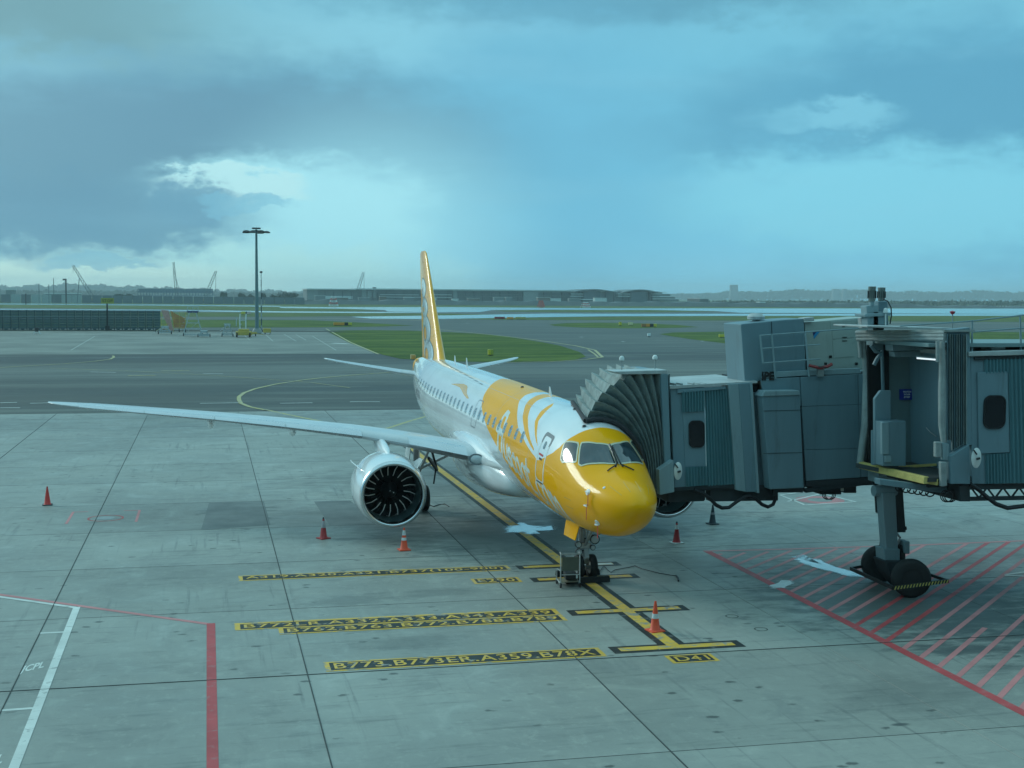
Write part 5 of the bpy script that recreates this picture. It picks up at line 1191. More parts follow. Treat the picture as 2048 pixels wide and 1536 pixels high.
# striped guard frame round the wheels
p_a, p_b, p_c, p_d = G(1702, 1137 + 0, .0), None, None, None
gz = .46
A_ = PY(1701, 1136, 33.2); B_ = PY(1786, 1176, 30.6); C_ = PY(1896, 1162, 30.75); D_ = PY(1862, 1150, 32.2)
for p in (A_, B_, C_, D_): p.z = gz
A_, B_, C_, D_ = G(1701, 1137, gz), G(1786, 1176, gz), G(1896, 1162, gz), G(1864, 1150, gz)
fr_ = MB().bar(A_, B_, .05, .10).bar(B_, C_, .05, .10).bar(C_, G(1830, 1139, gz), .05, .08).bar(A_, G(1745, 1129, gz), .05, .08).build('guard_frame', M('guard_black', (.015, .015, .015), .5), b2)
for P0, P1, n in ((A_, B_, 18), (B_, C_, 18)):
    d = (P1 - P0); nn = Vector((d.y, -d.x, 0)).normalized() * .03
    if nn.y > 0: nn = -nn
    for k in range(n):
        a = P0 + d * ((k + .15) / n); b_ = P0 + d * ((k + .55) / n); o = d * (.35 / n)
        MB().add([a + nn + Vector((0, 0, -.045)), b_ + nn + Vector((0, 0, -.045)), b_ + o + nn + Vector((0, 0, .045)), a + o + nn + Vector((0, 0, .045))], [(0, 1, 2, 3)]).build('stripe', M('stripe_yellow', (.55, .48, .12), .5), fr_)
# lift motors above the roof
mo = pxp('motor_housing', [(1733, 612), (1757, 610), (1757, 652), (1736, 652)], 32.4, .35, BG2, b2, .01); pxp('motor_platform', [(1730, 628), (1782, 625), (1782, 631), (1731, 634)], 32.3, .6, BG2, b2)
MB().b2((18.55, 32.4, 6.9), (18.9, 32.75, 8.0)).build('upper_column', BG2, b2, bevel=.01)
for u, v0_, v1_, Yv in ((1743.5, 573, 603, 32.45), (1762.5, 575, 602, 32.9)):
    a, b_ = PY(u, v1_, Yv), PY(u, v0_, Yv)
    h = b_.z - a.z; m1 = MB().lathe([(.001, 0), (.09, 0), (.10, h * .15), (.105, h * .2), (.105, h * .75), (.11, h * .78), (.11, h), (.001, h)], 18, a).build('lift_motor', M('motor_green', (.16, .20, .19), .45), b2, True)
    for k in range(12):
        an = 2 * math.pi * k / 12; MB().box(a + Vector((.112 * math.cos(an), .112 * math.sin(an), h * .47)), (.022, .008, h * .5), rz=an).build('cooling_fin', BLACKP, m1)
    MB().tube([a + Vector((0, 0, -.12)), a], .07, 10).build('motor_coupling', BG2, b2)
pxp('junction_box', [(1757, 603), (1775, 602), (1777, 650), (1759, 650)], 32.6, .3, BG, b2)
MB().lathe([(.001, .12), (.05, .1), (.07, .02), (.07, -.02), (.001, -.02)], 14, PY(1771, 624, 32.3)).build('warning_lamp', WPL, b2, True)
MB().tube([PY(1771, 650, 32.3), PY(1771, 627, 32.3)], .022, 6).build('lamp_post', WPL, b2); MB().tube([PY(u, v, 32.5) for u, v in ((1766, 598), (1776, 603), (1782, 615), (1783, 630), (1780, 648))], .018, 6).build('motor_cable', HOSE, b2, True)
pxp('rooftop_fitting', [(1722, 636), (1731, 634), (1731, 657), (1724, 657)], 32.8, .2, BROOF, b2)
MB().b2((30, 30.0, 0), (31, 31.2, 3.7)).build('support_column', BG, b2, bevel=.03)
# ------------------------------------------------------------------ the terminal the photograph was taken from (behind the lens), added unseen to darken camera-facing sides
tb = thing('terminal_building', 'glazed terminal building added unseen behind the viewpoint at the head of the stand', 'building', (0, -2, 0))
TW = M('terminal_cladding', (.16, .19, .20), .6); TG = M('terminal_glass', (.015, .03, .035), .1)
MB().b2((-160, -28, 0), (170, -.35, 6.0)).build('lower_floors', TW, tb)
MB().b2((-160, -28, 6.0), (170, -.5, 20.0)).build('glass_wall', TG, tb)
MB().b2((-160, -28, 20.0), (170, -.2, 22.0)).build('roof', TW, tb)
for k in range(-26, 28): MB().b2((k * 6 - .1, -.48, 6), (k * 6 + .1, -.3, 20)).build('mullion', TW, tb)

# ------------------------------------------------------------------ cones
CO = M('cone_orange', (.85, .095, .035), .5, var=.08, scale=6, dirt=.12); CR = M('cone_dark_red', (.42, .035, .04), .6, var=.12, scale=6, dirt=.25); CB = M('cone_black', (.02, .035, .045), .6); CW = M('cone_white_band', (.66, .68, .68), .45, dirt=.25, scale=6)
def cone(u, v, label, body, bands, basem, h=.74, rz=0, tip=None):
    p = G(u, v); t_ = thing('traffic_cone', label, 'traffic cone', (p.x, p.y, .001), rz, 'traffic cones round the airliner')
    r = lambda z: .135 - (.135 - .026) * z / h
    MB().box((0, 0, .018), (.38, .38, .034)).build('base', basem, t_, bevel=.006)
    zs = [.034] + [z for b_ in bands for z in b_[:2]] + [h]
    prof = [(.155, .034), (r(.06), .06)] + [(r(h * .5), h * .5), (r(h), h), (r(h) * .55, h + .004), (.001, h + .004)]
    MB().lathe(prof, 24).build('cone_body', body, t_, True)
    for z0, z1, m_ in bands: MB().lathe([(r(z0) + .001, z0), (r(z0) + .003, z0), (r(z1) + .003, z1), (r(z1) + .001, z1)], 24).build('reflective_band', m_, t_, True)
    if tip: MB().lathe([(.03, h - .10), (.032, h - .02), (.02, h + .02), (.001, h + .02)], 14).build('cone_tip', tip, t_, True)
    return t_
cone(1310, 1262, 'bright orange cone with one white band standing on the yellow lead-in line', CO, [(.33, .45, CW)], CO, .76, .2)
cone(808, 1100, 'orange cone with two white bands in front of the open engine intake', CO, [(.33, .42, CW), (.5, .66, CW)], CO, .74, .1)
cone(647, 1077, 'worn dark red cone with a dirty white band left of the engine', CR, [(.38, .62, M('band_dirty', (.38, .36, .38), .6, dirt=.5, scale=9))], CR, .72, .5, CB)
cone(95, 1010, 'plain red cone standing alone at the far left of the apron', M('cone_red', (.66, .05, .04), .5, var=.08), [], CB, .72, .1, CR)
cone(1353, 1086, 'red cone with a white top and black tip right of the nose', CR, [(.48, .63, CW)], WPL, .72, .3, CB)
cone(1425, 1048, 'black cone with a grey band under the docked boarding bridge', CB, [(.36, .44, M('band_grey', (.2, .22, .24)))], CB, .72, .1)

# ------------------------------------------------------------------ trolley, chocks and leads at the nose wheel
p = G(1137, 1172)
tr_ = thing('trolley', 'small grey wheeled cage trolley with a board panel beside the nose wheel', 'trolley', (p.x, p.y, 0), math.radians(-4))
WM, HT = .56, .98
fr_ = MB()
for x in (-WM / 2, WM / 2):
    fr_.tube([(x, -.22, .12), (x, -.22, HT), (x, -.12, HT + .04)], .018, 8); fr_.tube([(x, -.22, .14), (x, .35, .14)], .016, 8); fr_.tube([(x, .35, .14), (x, .30, .45), (x, -.22, .5)], .014, 8)
fr_.tube([(-WM / 2, -.22, HT), (WM / 2, -.22, HT)], .02, 8).tube([(-WM / 2, -.22, .38), (WM / 2, -.22, .38)], .014, 8).tube([(-WM / 2, .35, .14), (WM / 2, .35, .14)], .014, 8)
fr_.build('frame', STEEL, tr_, True)
MB().box((0, -.235, .70), (WM - .06, .02, .40)).build('board_panel', M('board_olive', (.13, .14, .11), .6, dirt=.2), tr_, bevel=.004)
MB().box((.06, .05, .30), (.34, .4, .18)).build('battery_box', BLACKP, tr_, bevel=.015); MB().box((.2, -.2, .32), (.05, .04, .12)).build('bag', WPL, tr_, bevel=.01)
MB().box((0, .06, .16), (WM - .05, .5, .02)).build('deck', M('deck_wood', (.22, .19, .13), .7), tr_)
for x in (-WM / 2, WM / 2):
    for y in (-.22, .33):
        c = MB().lathe([(.001, -.02), (.07, -.02), (.075, 0), (.07, .02), (.001, .02)], 18, (x, y, .076), 'X').build('castor', RUB, tr_, True); MB().box((x, y, .13), (.05, .03, .06)).build('fork', STEEL, c)
p = G(1180, 1158)
for dy, lab in ((-.48, 'long black rubber chock in front of the nose wheels'), (.50, 'black rubber chock behind the nose wheels')):
    ck = MB().prism([(-.72, -.11, 0), (-.72, .11, 0), (-.72, .05, .16), (-.72, -.05, .16)], (1.35, 0, 0)).build('wheel_chock', RUB, bevel=.01)
    ck.location = (A0.x + .02, A0.y + 4.95 + dy, .012); tag(ck, lab, 'wheel chock', 'chocks at the nose wheels')
cp = [(1196, 1150), (1205, 1136), (1208, 1133), (1216, 1142), (1222, 1146), (1230, 1141), (1246, 1138), (1258, 1136), (1270, 1133), (1284, 1139), (1300, 1143), (1320, 1148), (1344, 1152), (1354, 1153)]
cb = MB().tube([Vector((*G(u, v)[:2], .022)) for u, v in cp], .011, 6).build('ground_lead', HOSE, None, True); tag(cb, 'thin dark lead lying loose on the concrete right of the nose wheel', 'cable')
MB().tube([G(1352, 1151, .02), G(1356, 1156, .03), G(1357, 1162, .02)], .03, 6).build('clamp', BLACKP, cb, True)
cb2 = MB().tube([Vector((*G(u, v)[:2], .02)) for u, v in ((852, 1013), (860, 1011), (867, 1014), (878, 1010), (890, 1009), (898, 1014))], .02, 6).build('ground_lead', HOSE, None, True); tag(cb2, 'short dark strap on the ground under the far side of the left engine', 'cable')
rb = MB(); rb.tube([PY(1319, 1044, 36.5), PY(1317, 1056, 36.4), PY(1314, 1070, 36.4)], .022, 5).build('hanging_strap', HOSE, plane)
# ------------------------------------------------------------------ the field beyond: fence, mast, signs, stands
FEN = M('fence_slate', (.10, .16, .17), .5, var=.12, scale=.5); FEND = M('fence_post_dark', (.04, .075, .08), .5); FENL = M('fence_rail', (.17, .24, .25), .5)
YF = 304.0
fn = thing('blast_fence', 'long dark teal louvred blast fence standing across the left of the field', 'fence', (0, YF, 0))
x0f, x1f = PY(-12, 640, YF).x - 2.5 * 9, PY(322, 640, YF).x; NP = 34; pw = (x1f - x0f) / NP; zt_ = PY(200, 621, YF).z
pm = None
for k in range(NP):
    x = x0f + pw * k
    if pm is None:
        b_ = MB()
        for j in range(7):
            z0 = .25 + (zt_ - .3) * j / 7; z1 = z0 + (zt_ - .3) / 7 - .04
            b_.prism([(.16, .12, z0), (.16, -.02, z1), (.16, .04, z1), (.16, .18, z0)], (pw - .32, 0, 0))
        o = b_.build('fence_panel', FEN, fn); pm = o.data; o.location = (x, 0, 0)
        po = MB().b2((-.12, -.15, 0), (.12, .3, zt_)).build('post', FEND, fn); pom = po.data; po.location = (x, 0, 0)
        bl = MB().b2((.5, -.9, 0), (pw - .5, -.2, .28)).build('base_block', FEND, fn); blm = bl.data; bl.location = (x, 0, 0)
    else:
        for nm, me in (('fence_panel', pm), ('post', pom), ('base_block', blm)):
            o = bpy.data.objects.new(nm, me); COL.objects.link(o); o.parent = fn; o.location = (x, 0, 0)
MB().b2((x0f, -.22, zt_ * .66), (x1f, -.16, zt_ * .66 + .14)).b2((x0f, -.2, zt_ - .02), (x1f, .3, zt_ + .07)).build('rail', FENL, fn)
GS = M('sign_field_yellow', (.62, .52, .05), .4, var=.05); GK = M('sign_field_black', (.02, .02, .02), .5); GO = M('sign_field_orange', (.75, .30, .04), .5); GR = M('sign_field_red', (.30, .03, .03), .5)
def sign_post(u0, v0, u1, v1, ub, vb, Y, label, txt):
    p = PY(ub, vb, Y); s = thing('stand_sign', label, 'sign', (p.x, Y, 0))
    a, b_ = PY(u0, v0, Y), PY(u1, v1, Y); x0, x1, z1, z0 = a.x - p.x, b_.x - p.x, a.z, b_.z
    MB().b2((x0, -.1, z0), (x1, .1, z1)).build('sign_board', M('sign_yellow_dull', (.33, .33, .07), .4), s)
    MB().b2((-.16, -.1, 0), (.16, .1, z0)).box((0, 0, .5), (1.0, .5, 1.0)).build('post', GK, s)
    me = put_text('sign_lettering', txt, 1, Matrix.Translation(((x0 + x1) / 2, -.12, (z0 + z1) / 2)) @ Matrix.Rotation(math.pi / 2, 4, 'X'), GK, s, width=(x1 - x0) * .8, height=(z1 - z0) * .5)
sign_post(202, 596, 228, 607, 215, 659, 300.0, 'tall yellow board on a black post in front of the blast fence', 'STOP')
def box_sign(u0, v0, u1, v1, segs, label, zoff=0, cat='sign'):
    um = (u0 + u1) / 2; p = G(um, v1); Y = p.y; s = thing('taxiway_sign', label, cat, (p.x, Y, 0), 0, 'low signs in the field')
    a, b_ = PY(u0, v0, Y), PY(u1, v1, Y); W_ = b_.x - a.x; x = -W_ / 2
    for f_, mt in segs:
        MB().b2((x, -.2, .12), (x + W_ * f_ * .97, .2, a.z)).build('sign_panel', mt, s, bevel=.02); x += W_ * f_
    MB().b2((-W_ / 2 * .9, -.1, 0), (W_ / 2 * .9, .1, .12)).build('footing', GK, s)
    return s
box_sign(667, 645, 704, 651, [(.6, GO), (.2, GK), (.2, GS)], 'long orange and yellow taxiway sign on the grass left of the tail fin')
box_sign(976, 699, 986, 711, [(.5, GS), (.5, M('sign_olive', (.35, .35, .05), .5))], 'small yellow sign alone on the nearest grass triangle')
box_sign(989, 633.5, 1010, 638, [(1, GR)], 'dark red board at the water edge right of the tail fin')
box_sign(1014, 634, 1027, 638.6, [(1, GO)], 'short orange board beside the dark red one at the water edge')
box_sign(1031, 634, 1052, 638.6, [(1, M('sign_tan', (.45, .36, .10), .5))], 'tan board, rightmost of the three at the water edge')
box_sign(1238, 644, 1243, 651, [(1, GS)], 'tiny yellow marker board on the far grass island')
box_sign(1257, 644.5, 1266, 650.5, [(1, M('sign_cream', (.66, .58, .32), .5))], 'cream board on the far grass island')
box_sign(1283, 647.5, 1313, 654, [(.3, M('sign_brown', (.35, .16, .05), .5)), (.25, GO), (.25, GK), (.2, GS)], 'orange, black and yellow sign at the right end of the far grass island')
box_sign(1449, 664, 1481, 670, [(.45, M('sign_cream', (.66, .58, .32))), (.1, GK), (.45, GS)], 'cream and yellow sign in the back row left of the bridge housing')
box_sign(1438, 668.5, 1473, 675, [(.4, GS), (.25, GK), (.35, GS)], 'yellow and black sign in front of the cream one beside the bridge housing')
s = box_sign(1295, 667, 1301, 673.5, [(1, WPL)], 'white striped marker at the tip of the right grass verge')
box_sign(482, 623, 502, 628.5, [(.45, GS), (.15, GK), (.4, M('sign_pink', (.6, .45, .4)))], 'yellow and pink sign on the grass left of the tall mast')
# flat white boards lying on the far runway edge
# ---- light mast
pm_ = G(514, 667); Ym = pm_.y
lm = thing('light_mast', 'very tall steel floodlight mast with a ring of lamps at the top', 'light mast', (pm_.x, Ym, 0))
zt_ = PY(514, 459, Ym).z
MB().tube([(0, 0, 0), (0, 0, zt_ * .5), (0, 0, zt_)], [.42, .33, .22], 14).build('pole', M('mast_green_grey', (.12, .19, .20), .5, streak=True), lm, True)
MB().lathe([(.001, 0), (1.0, 0), (1.0, .5), (.7, 1.1), (.001, 1.1)], 16).build('base', CONC, lm, True)
MB().lathe([(.95, -.12), (1.05, -.12), (1.05, .12), (.95, .12)], 20, (0, 0, zt_ - .3), 'Z', True).lathe([(.001, 0), (.95, 0), (.95, .28), (.001, .3)], 16, (0, 0, zt_ + .1)).build('head_frame', DKM, lm)
for k in range(8):
    a = 2 * math.pi * (k + .5) / 8; r = 2.3; c = Vector((r * math.cos(a), r * math.sin(a), zt_ - .45 - .12 * (k % 2)))
    MB().bar((0, 0, zt_ - .2), c, .10).build('arm', DKM, lm)
    MB().lathe([(.001, .26), (.5, .18), (.8, -.05), (.78, -.2), (.001, -.2)], 12, c).build('floodlight', DKM, lm, True).scale = (1, 1, 1)
# red and white anemometer pole beside the mast
pp = G(523, 664); s = thing('striped_pole', 'thin dark and white banded pole just right of the tall mast', 'pole', (pp.x, pp.y, 0))
zt2 = PY(523, 546, pp.y).z; n = 9
for k in range(n): MB().tube([(0, 0, zt2 * k / n), (0, 0, zt2 * (k + 1) / n)], .14 - .008 * k, 8).build('pole_segment', FEND if k % 2 else GALV, s, True)
MB().lathe([(.001, 0), (.3, 0), (.3, .35), (.001, .45)], 10, (0, 0, zt2)).build('beacon', GK, s, True)
# ---- maintenance stands on the far apron
AL = M('stand_aluminium', (.42, .46, .46), .4, metal=.3); ST_Y = M('stand_yellow', (.50, .36, .07), .5, dirt=.2); NAVY = M('stand_navy', (.03, .05, .14), .4); OR_ = M('tarp_orange', (.50, .24, .09), .7, var=.2, scale=.8); RW = M('tower_red_pale', (.50, .26, .22), .6)
def at(u, v): p = G(u, v); return (p.x, p.y, 0)
def stand(u, v, wpx, hpx, label, mat, deckmat, name='maintenance_stand'):
    p = G(u, v); sc_ = (PY(u + 10, v, p.y) - PY(u, v, p.y)).length / 10; W_, Hh = wpx * sc_, hpx * sc_
    s = thing(name, label, 'maintenance stand', (p.x, p.y, 0), 0, 'wheeled stands parked on the far apron')
    f_ = MB()
    for x in (-W_ / 2, W_ / 2):
        for y in (-.9, .9): f_.bar((x, y, .3), (x * .35, y, Hh * .8), .17); 
        f_.bar((x, -.9, .35), (x, .9, .35), .09)
    for y in (-.9, .9): f_.bar((-W_ / 2, y, .35), (W_ / 2, y, .35), .15); f_.bar((-W_ * .34, y, Hh * .45), (W_ * .34, y, Hh * .45), .12); f_.bar((-W_ * .4, y, Hh * .25), (W_ * .4, y, Hh * .25), .1); f_.bar((-W_ * .45, y, .4), (W_ * .3, y, Hh * .5), .06)
    f_.build('frame', mat, s)
    MB().b2((-W_ * .3, -1, Hh * .8), (W_ * .3, 1, Hh * .8 + .35)).build('platform', deckmat, s)
    r_ = MB()
    for x in (-W_ * .28, 0, W_ * .28):
        for y in (-.95, .95): r_.bar((x, y, Hh * .8), (x, y, Hh), .10)
    for y in (-.95, .95):
        for z in (Hh, Hh * .9): r_.bar((-W_ * .28, y, z), (W_ * .28, y, z), .08)
    r_.build('railing', mat, s)
    for x in (-W_ / 2, W_ / 2):
        for y in (-.9, .9): MB().lathe([(.001, -.08), (.26, -.08), (.3, 0), (.26, .08), (.001, .08)], 12, (x, y, .3), 'X').build('wheel', RUB, s, True)
    for k in range(7): MB().b2((-W_ * .3 - .28 * (7 - k), -.4, Hh * .8 * k / 7), (-W_ * .3 - .28 * (6 - k), .4, Hh * .8 * k / 7 + .06)).build('step', mat, s)
    return s
stand(386, 672, 38, 60, 'tall stand with a navy blue top platform among the parked equipment', AL, NAVY)
stand(455, 673, 22, 26, 'low bare aluminium stand between the tall stand and the yellow loader', AL, AL)
stand(408, 674, 24, 12, 'very low trestle stand beside the tall blue topped one', AL, AL)
stand(330, 668, 26, 16, 'low grey stand at the right end of the blast fence', AL, AL)
# orange sheeted scaffold
p = G(346, 664); sc_ = .115; s = thing('sheeted_scaffold', 'orange brown sheeted scaffold at the right end of the blast fence', 'scaffold', (p.x, p.y, 0))
a, b_ = PY(322, 620, p.y), PY(371, 664, p.y); x0, x1, zt3 = a.x - p.x, b_.x - p.x, a.z
MB().add([(x0, 0, zt3), (x0 + 1.6, 0, zt3 - .1), (x0 + 2.6, 0, 0.4), (x0 + 1.8, 0, .3), (x0, .3, zt3), (x0 + 1.6, .3, zt3 - .1), (x0 + 2.6, .3, .4), (x0 + 1.8, .3, .3)], [(0, 1, 2, 3), (4, 7, 6, 5), (0, 4, 5, 1), (1, 5, 6, 2), (2, 6, 7, 3), (3, 7, 4, 0)]).build('sheet_left', RW, s)
MB().prism([(x0 + 2.0, .6, zt3 * .98), (x0 + 3.2, .6, zt3 * .82), (x1, .6, zt3 * .62), (x1, .6, .9), (x0 + 2.8, .6, .9)], (0, .25, 0)).build('sheet_right', OR_, s)
f_ = MB()
for x in np.linspace(x0, x1, 5): f_.bar((x, .2, 0), (x, .2, zt3 * .9), .09)
for z in (.6, zt3 * .35, zt3 * .6): f_.bar((x0, .2, z), (x1, .2, z + .2), .08)
f_.bar((x0 - 1.2, 0, .2), (x0 + 1.6, 0, zt3 * .4), .1); f_.build('frame', ST_Y, s)
for x in (x0 - 1.2, x0 + .6, x1 * .5, x1): MB().lathe([(.001, -.1), (.35, -.1), (.4, 0), (.35, .1), (.001, .1)], 12, (x, -.5, .38), 'X').build('wheel', RUB, s, True)
# yellow loader
p = G(486, 674); s = thing('cargo_loader', 'yellow wheeled loader with raised pale forks left of the tall mast', 'loader', (p.x, p.y, 0))
MB().b2((-1.4, -1.2, .35), (1.7, 1.2, 1.15)).b2((-.9, -1.0, 1.15), (1.2, 1, 1.6)).build('body', ST_Y, s, bevel=.08)
for x in (-.6, .55): MB().tube([(x, -.3, 1.5), (x, -.2, 3.4), (x + .1, -.2, 4.6)], .13, 8).build('fork_mast', M('loader_white', (.55, .6, .58), .5), s, True)
MB().bar((-.6, -.2, 3.3), (.6, -.2, 3.3), .12).bar((-1.3, -.2, 2.2), (-1.2, -.2, 3.8), .18).bar((-1.0, -.4, 1.4), (-.3, -.4, 2.6), .1).build('cross_bar', AL, s)
for x in (-1.2, 1.3):
    for y in (-1.1, 1.1): MB().lathe([(.001, -.15), (.4, -.15), (.46, 0), (.4, .15), (.001, .15)], 16, (x, y, .46), 'X').build('wheel', RUB, s, True)
p = G(505, 672); s = thing('towed_dolly', 'small yellow towed dolly between the loader and the mast', 'dolly', (p.x, p.y, 0)); MB().b2((-.9, -.7, .4), (.9, .7, .8)).bar((.9, 0, .5), (2.2, 0, .3), .1).build('deck', ST_Y, s)
for x in (-.6, .6): MB().lathe([(.001, -.1), (.25, -.1), (.28, 0), (.25, .1), (.001, .1)], 12, (x, -.6, .28), 'X').build('wheel', RUB, s, True)
p = G(534, 669); s = thing('barrow', 'yellow and black tool barrow at the foot of the striped pole', 'barrow', (p.x, p.y, 0)); MB().b2((-.8, -.5, .4), (.8, .5, 1.3)).build('tray', ST_Y, s, bevel=.05); MB().bar((-.8, 0, .5), (-1.4, 0, 1.6), .12).bar((.5, 0, 0), (.8, 0, .5), .12).build('leg', GK, s)
MB().lathe([(.001, -.1), (.3, -.1), (.33, 0), (.3, .1), (.001, .1)], 12, (-.4, 0, .33), 'X').build('wheel', RUB, s, True)
p = G(73, 668); s = thing('tripod_stand', 'small black and white trestle standing alone before the blast fence', 'trestle', (p.x, p.y, 0))
MB().bar((-.55, 0, 0), (-.1, 0, 1.1), .12).bar((.75, 0, 0), (.2, 0, 1.1), .12).bar((0, .6, 0), (0, .1, 1.1), .12).build('leg', WPL, s); MB().b2((-.35, -.3, .5), (.45, .3, 1.3)).build('canister', BLACKP, s, bevel=.1)

# ------------------------------------------------------------------ far side of the airfield
FARG = M('far_grey', (.16, .19, .20), .7, var=.12, scale=.02); FARL = M('far_light', (.55, .60, .60), .6, var=.1, scale=.02); FARD = M('far_dark', (.07, .085, .085), .7, var=.2, scale=.05); FART = M('far_tree', (.022, .045, .022), .9, var=.3, scale=.08)
FGL = M('far_glass', (.05, .075, .085), .2, var=.2, scale=.05); RUST = M('far_earth', (.16, .13, .11), .9, var=.25, scale=.03)
# hoarding
Yh = 1150.0
hw = thing('site_hoarding', 'long blue grey site hoarding across the far left behind the runway', 'wall', (0, Yh, 0))
for k in range(46):
    u0, u1 = -340 + 20.6 * k, -340 + 20.6 * (k + 1)
    a = PY(u0, 0, Yh).x; b_ = PY(u1, 0, Yh).x; zt4 = PY(u0, 588.5 + .011 * max(u0, 0), Yh).z
    pale = 0 <= u0 < 165
    MB().b2((a, -.4, 0), (b_ - .5, .4, zt4)).build('hoarding_panel', M('hoarding_pale', (.26, .33, .33), .6, var=.1, scale=.05) if pale and k % 3 else M('hoarding_slate', (.085, .12, .135), .6, var=.1, scale=.05), hw)
# shore bank in front of the new terminal
bk = thing('shore_bank', 'dark scrubby bank along the far shore below the long terminal', 'bank', (0, 1180, 0))
random.seed(4); b_ = MB(); top, botm = [], []
for k in range(120):
    u = 570 + k * 14; hgt = 3.2 + 1.6 * random.random() - (1.6 if u > 1850 else 0); x = PY(u, 0, 1180).x; b_v = Vector((x, 0, hgt)); top.append(b_v)
V = [Vector((p.x, -6, 0)) for p in top] + top + [p + Vector((0, 30, 0)) for p in top] + [Vector((p.x, 34, 0)) for p in top]
n = len(top); b_.add(V, [(j * n + i, j * n + i + 1, (j + 1) * n + i + 1, (j + 1) * n + i) for j in range(3) for i in range(n - 1)]); b_.build('bank', FARD, bk)
# long terminal
YT = 1420.0
def X(u, Y=YT): return PY(u, 0, Y).x
def Z(u, v, Y=YT): return PY(u, v, Y).z
tt_ = thing('far_terminal', 'very long low terminal across the water with curved roofs towards the right', 'building', (0, YT, 0))
def blk(u0, u1, v0, v1, mat, name, dy=0, dep=40): return MB().b2((X(u0), dy, max(0, Z((u0 + u1) / 2, v1))), (X(u1), dy + dep, Z((u0 + u1) / 2, v0))).build(name, mat, tt_)
blk(612, 1330, 580, 612, FARG, 'wall', 2, 60)
blk(610, 710, 577.5, 579.5, FARL, 'roof', -6, 70); blk(708, 1160, 578.5, 581, FARL, 'roof', -5, 70); blk(1140, 1240, 581, 583, FARL, 'roof', -4, 66)
blk(634, 700, 581, 592, M('far_window_wall', (.16, .19, .19), .4), 'window_wall', 0); blk(640, 704, 592, 598, FARL, 'wall_panel', -1)
for u0, u1, v in ((760, 838, 589.5), (760, 905, 594.5), (862, 905, 589.5), (920, 1040, 588.5), (920, 1050, 593), (720, 905, 584.5), (918, 1160, 584), (760, 840, 599), (1060, 1150, 592)): blk(u0, u1, v - .7, v + .7, FARL if v in (589.5, 594.5) else M('far_floor', (.18, .21, .21), .6), 'floor_slab', -3)
for u0, u1, v0, v1 in ((612, 634, 579.5, 600), (722, 732, 579, 594), (734, 742, 582, 596), (746, 752, 574, 596), (908, 916, 580, 603)): blk(u0, u1, v0, v1, M('far_core', (.22, .25, .25), .6), 'stair_core', -2, 8)
for k in range(40): blk(612 + k * 17.8, 613.2 + k * 17.8, 583, 606, FARD, 'column', -1, 2)
for u0, u1, vt, vs_, vb in ((1150, 1226, 578.2, 582.5, 606), (1248, 1318, 579, 584, 606)):      # pavilions with curved roofs
    um = (u0 + u1) / 2; blk(um - 18, um + 16, vs_, vb, FGL, 'window_wall', -8, 50); P_ = []
    for i in range(13): f_ = i / 12; P_.append(Vector((X(u0 + (u1 - u0) * f_), -12, Z(u0 + (u1 - u0) * f_, vs_ - (vs_ - vt) * math.sin(math.pi * f_)))))
    MB().prism(P_ + [p - Vector((0, 0, 1.2)) for p in P_[::-1]], (0, 66, 0)).build('curved_roof', FARG, tt_)
    for v in (588, 592.5): blk(um - 42, um - 18, v - 1, v + 1, FARL, 'floor_slab', -6)
for k, (u0, u1, v) in enumerate(((1312, 1356, 588), (1312, 1366, 593.5), (1312, 1374, 598), (1314, 1340, 584.5))): blk(u0, u1, v - .8, v + .6, FARL, 'floor_slab', -5); blk(u0, u1 - 8, v, v + 4, FARG, 'wall', -3)
blk(1050, 1080, 584, 602, M('far_core', (.22, .25, .25)), 'wall_panel', -4); blk(1166, 1210, 598, 600, FARL, 'canopy', -12); blk(1340, 1400, 603, 606, FARG, 'wall', -3); blk(1408, 1426, 597.5, 604, FARD, 'wall', -3); blk(1408, 1427, 596.5, 598, FARL, 'roof', -4)
for u0, u1, v0, v1, m_ in ((1450, 1500, 604, 607, FARD), (1530, 1542, 603.5, 606, FARL), (1560, 1620, 605, 607, FARG)): blk(u0, u1, v0, v1, m_, 'shed', -3, 10)
# vans and huts on the bank
random.seed(11)
for k in range(14):
    u = 640 + k * 44 + random.uniform(-14, 14); w_, h_ = random.uniform(6, 14), random.uniform(3, 5.5)
    s = thing('site_cabin', ['pale site cabin on the bank, left of the red and white lattice tower', 'site cabin on the bank just right of the red and white lattice tower', 'site cabin on the bank below the left end of the long terminal floors', 'site cabin on the bank midway between the lattice tower and the tail fin', 'site cabin on the bank a little left of the tail fin', 'site cabin on the bank directly behind the tail fin', 'site cabin on the bank just right of the tail fin', 'site cabin on the bank, second to the right of the tail fin', 'site cabin on the bank left of the red lattice mast', 'site cabin on the bank just right of the red lattice mast', 'site cabin on the bank behind the white and red wide tower', 'site cabin on the bank below the left curved roof', 'site cabin on the bank between the two curved roofs', 'site cabin on the bank, rightmost, below the right curved roof'][k], 'cabin', (PY(u, 0, 1300).x, 1300, 2.5), 0, 'cabins on the far shore'); MB().b2((-w_ / 2, 0, 0), (w_ / 2, 6, h_)).build('wall', random.choice([FARL, FARG, RUST]), s); MB().b2((-w_ / 2 - .3, -.3, h_), (w_ / 2 + .3, 6.3, h_ + .4)).build('roof', FARL, s)
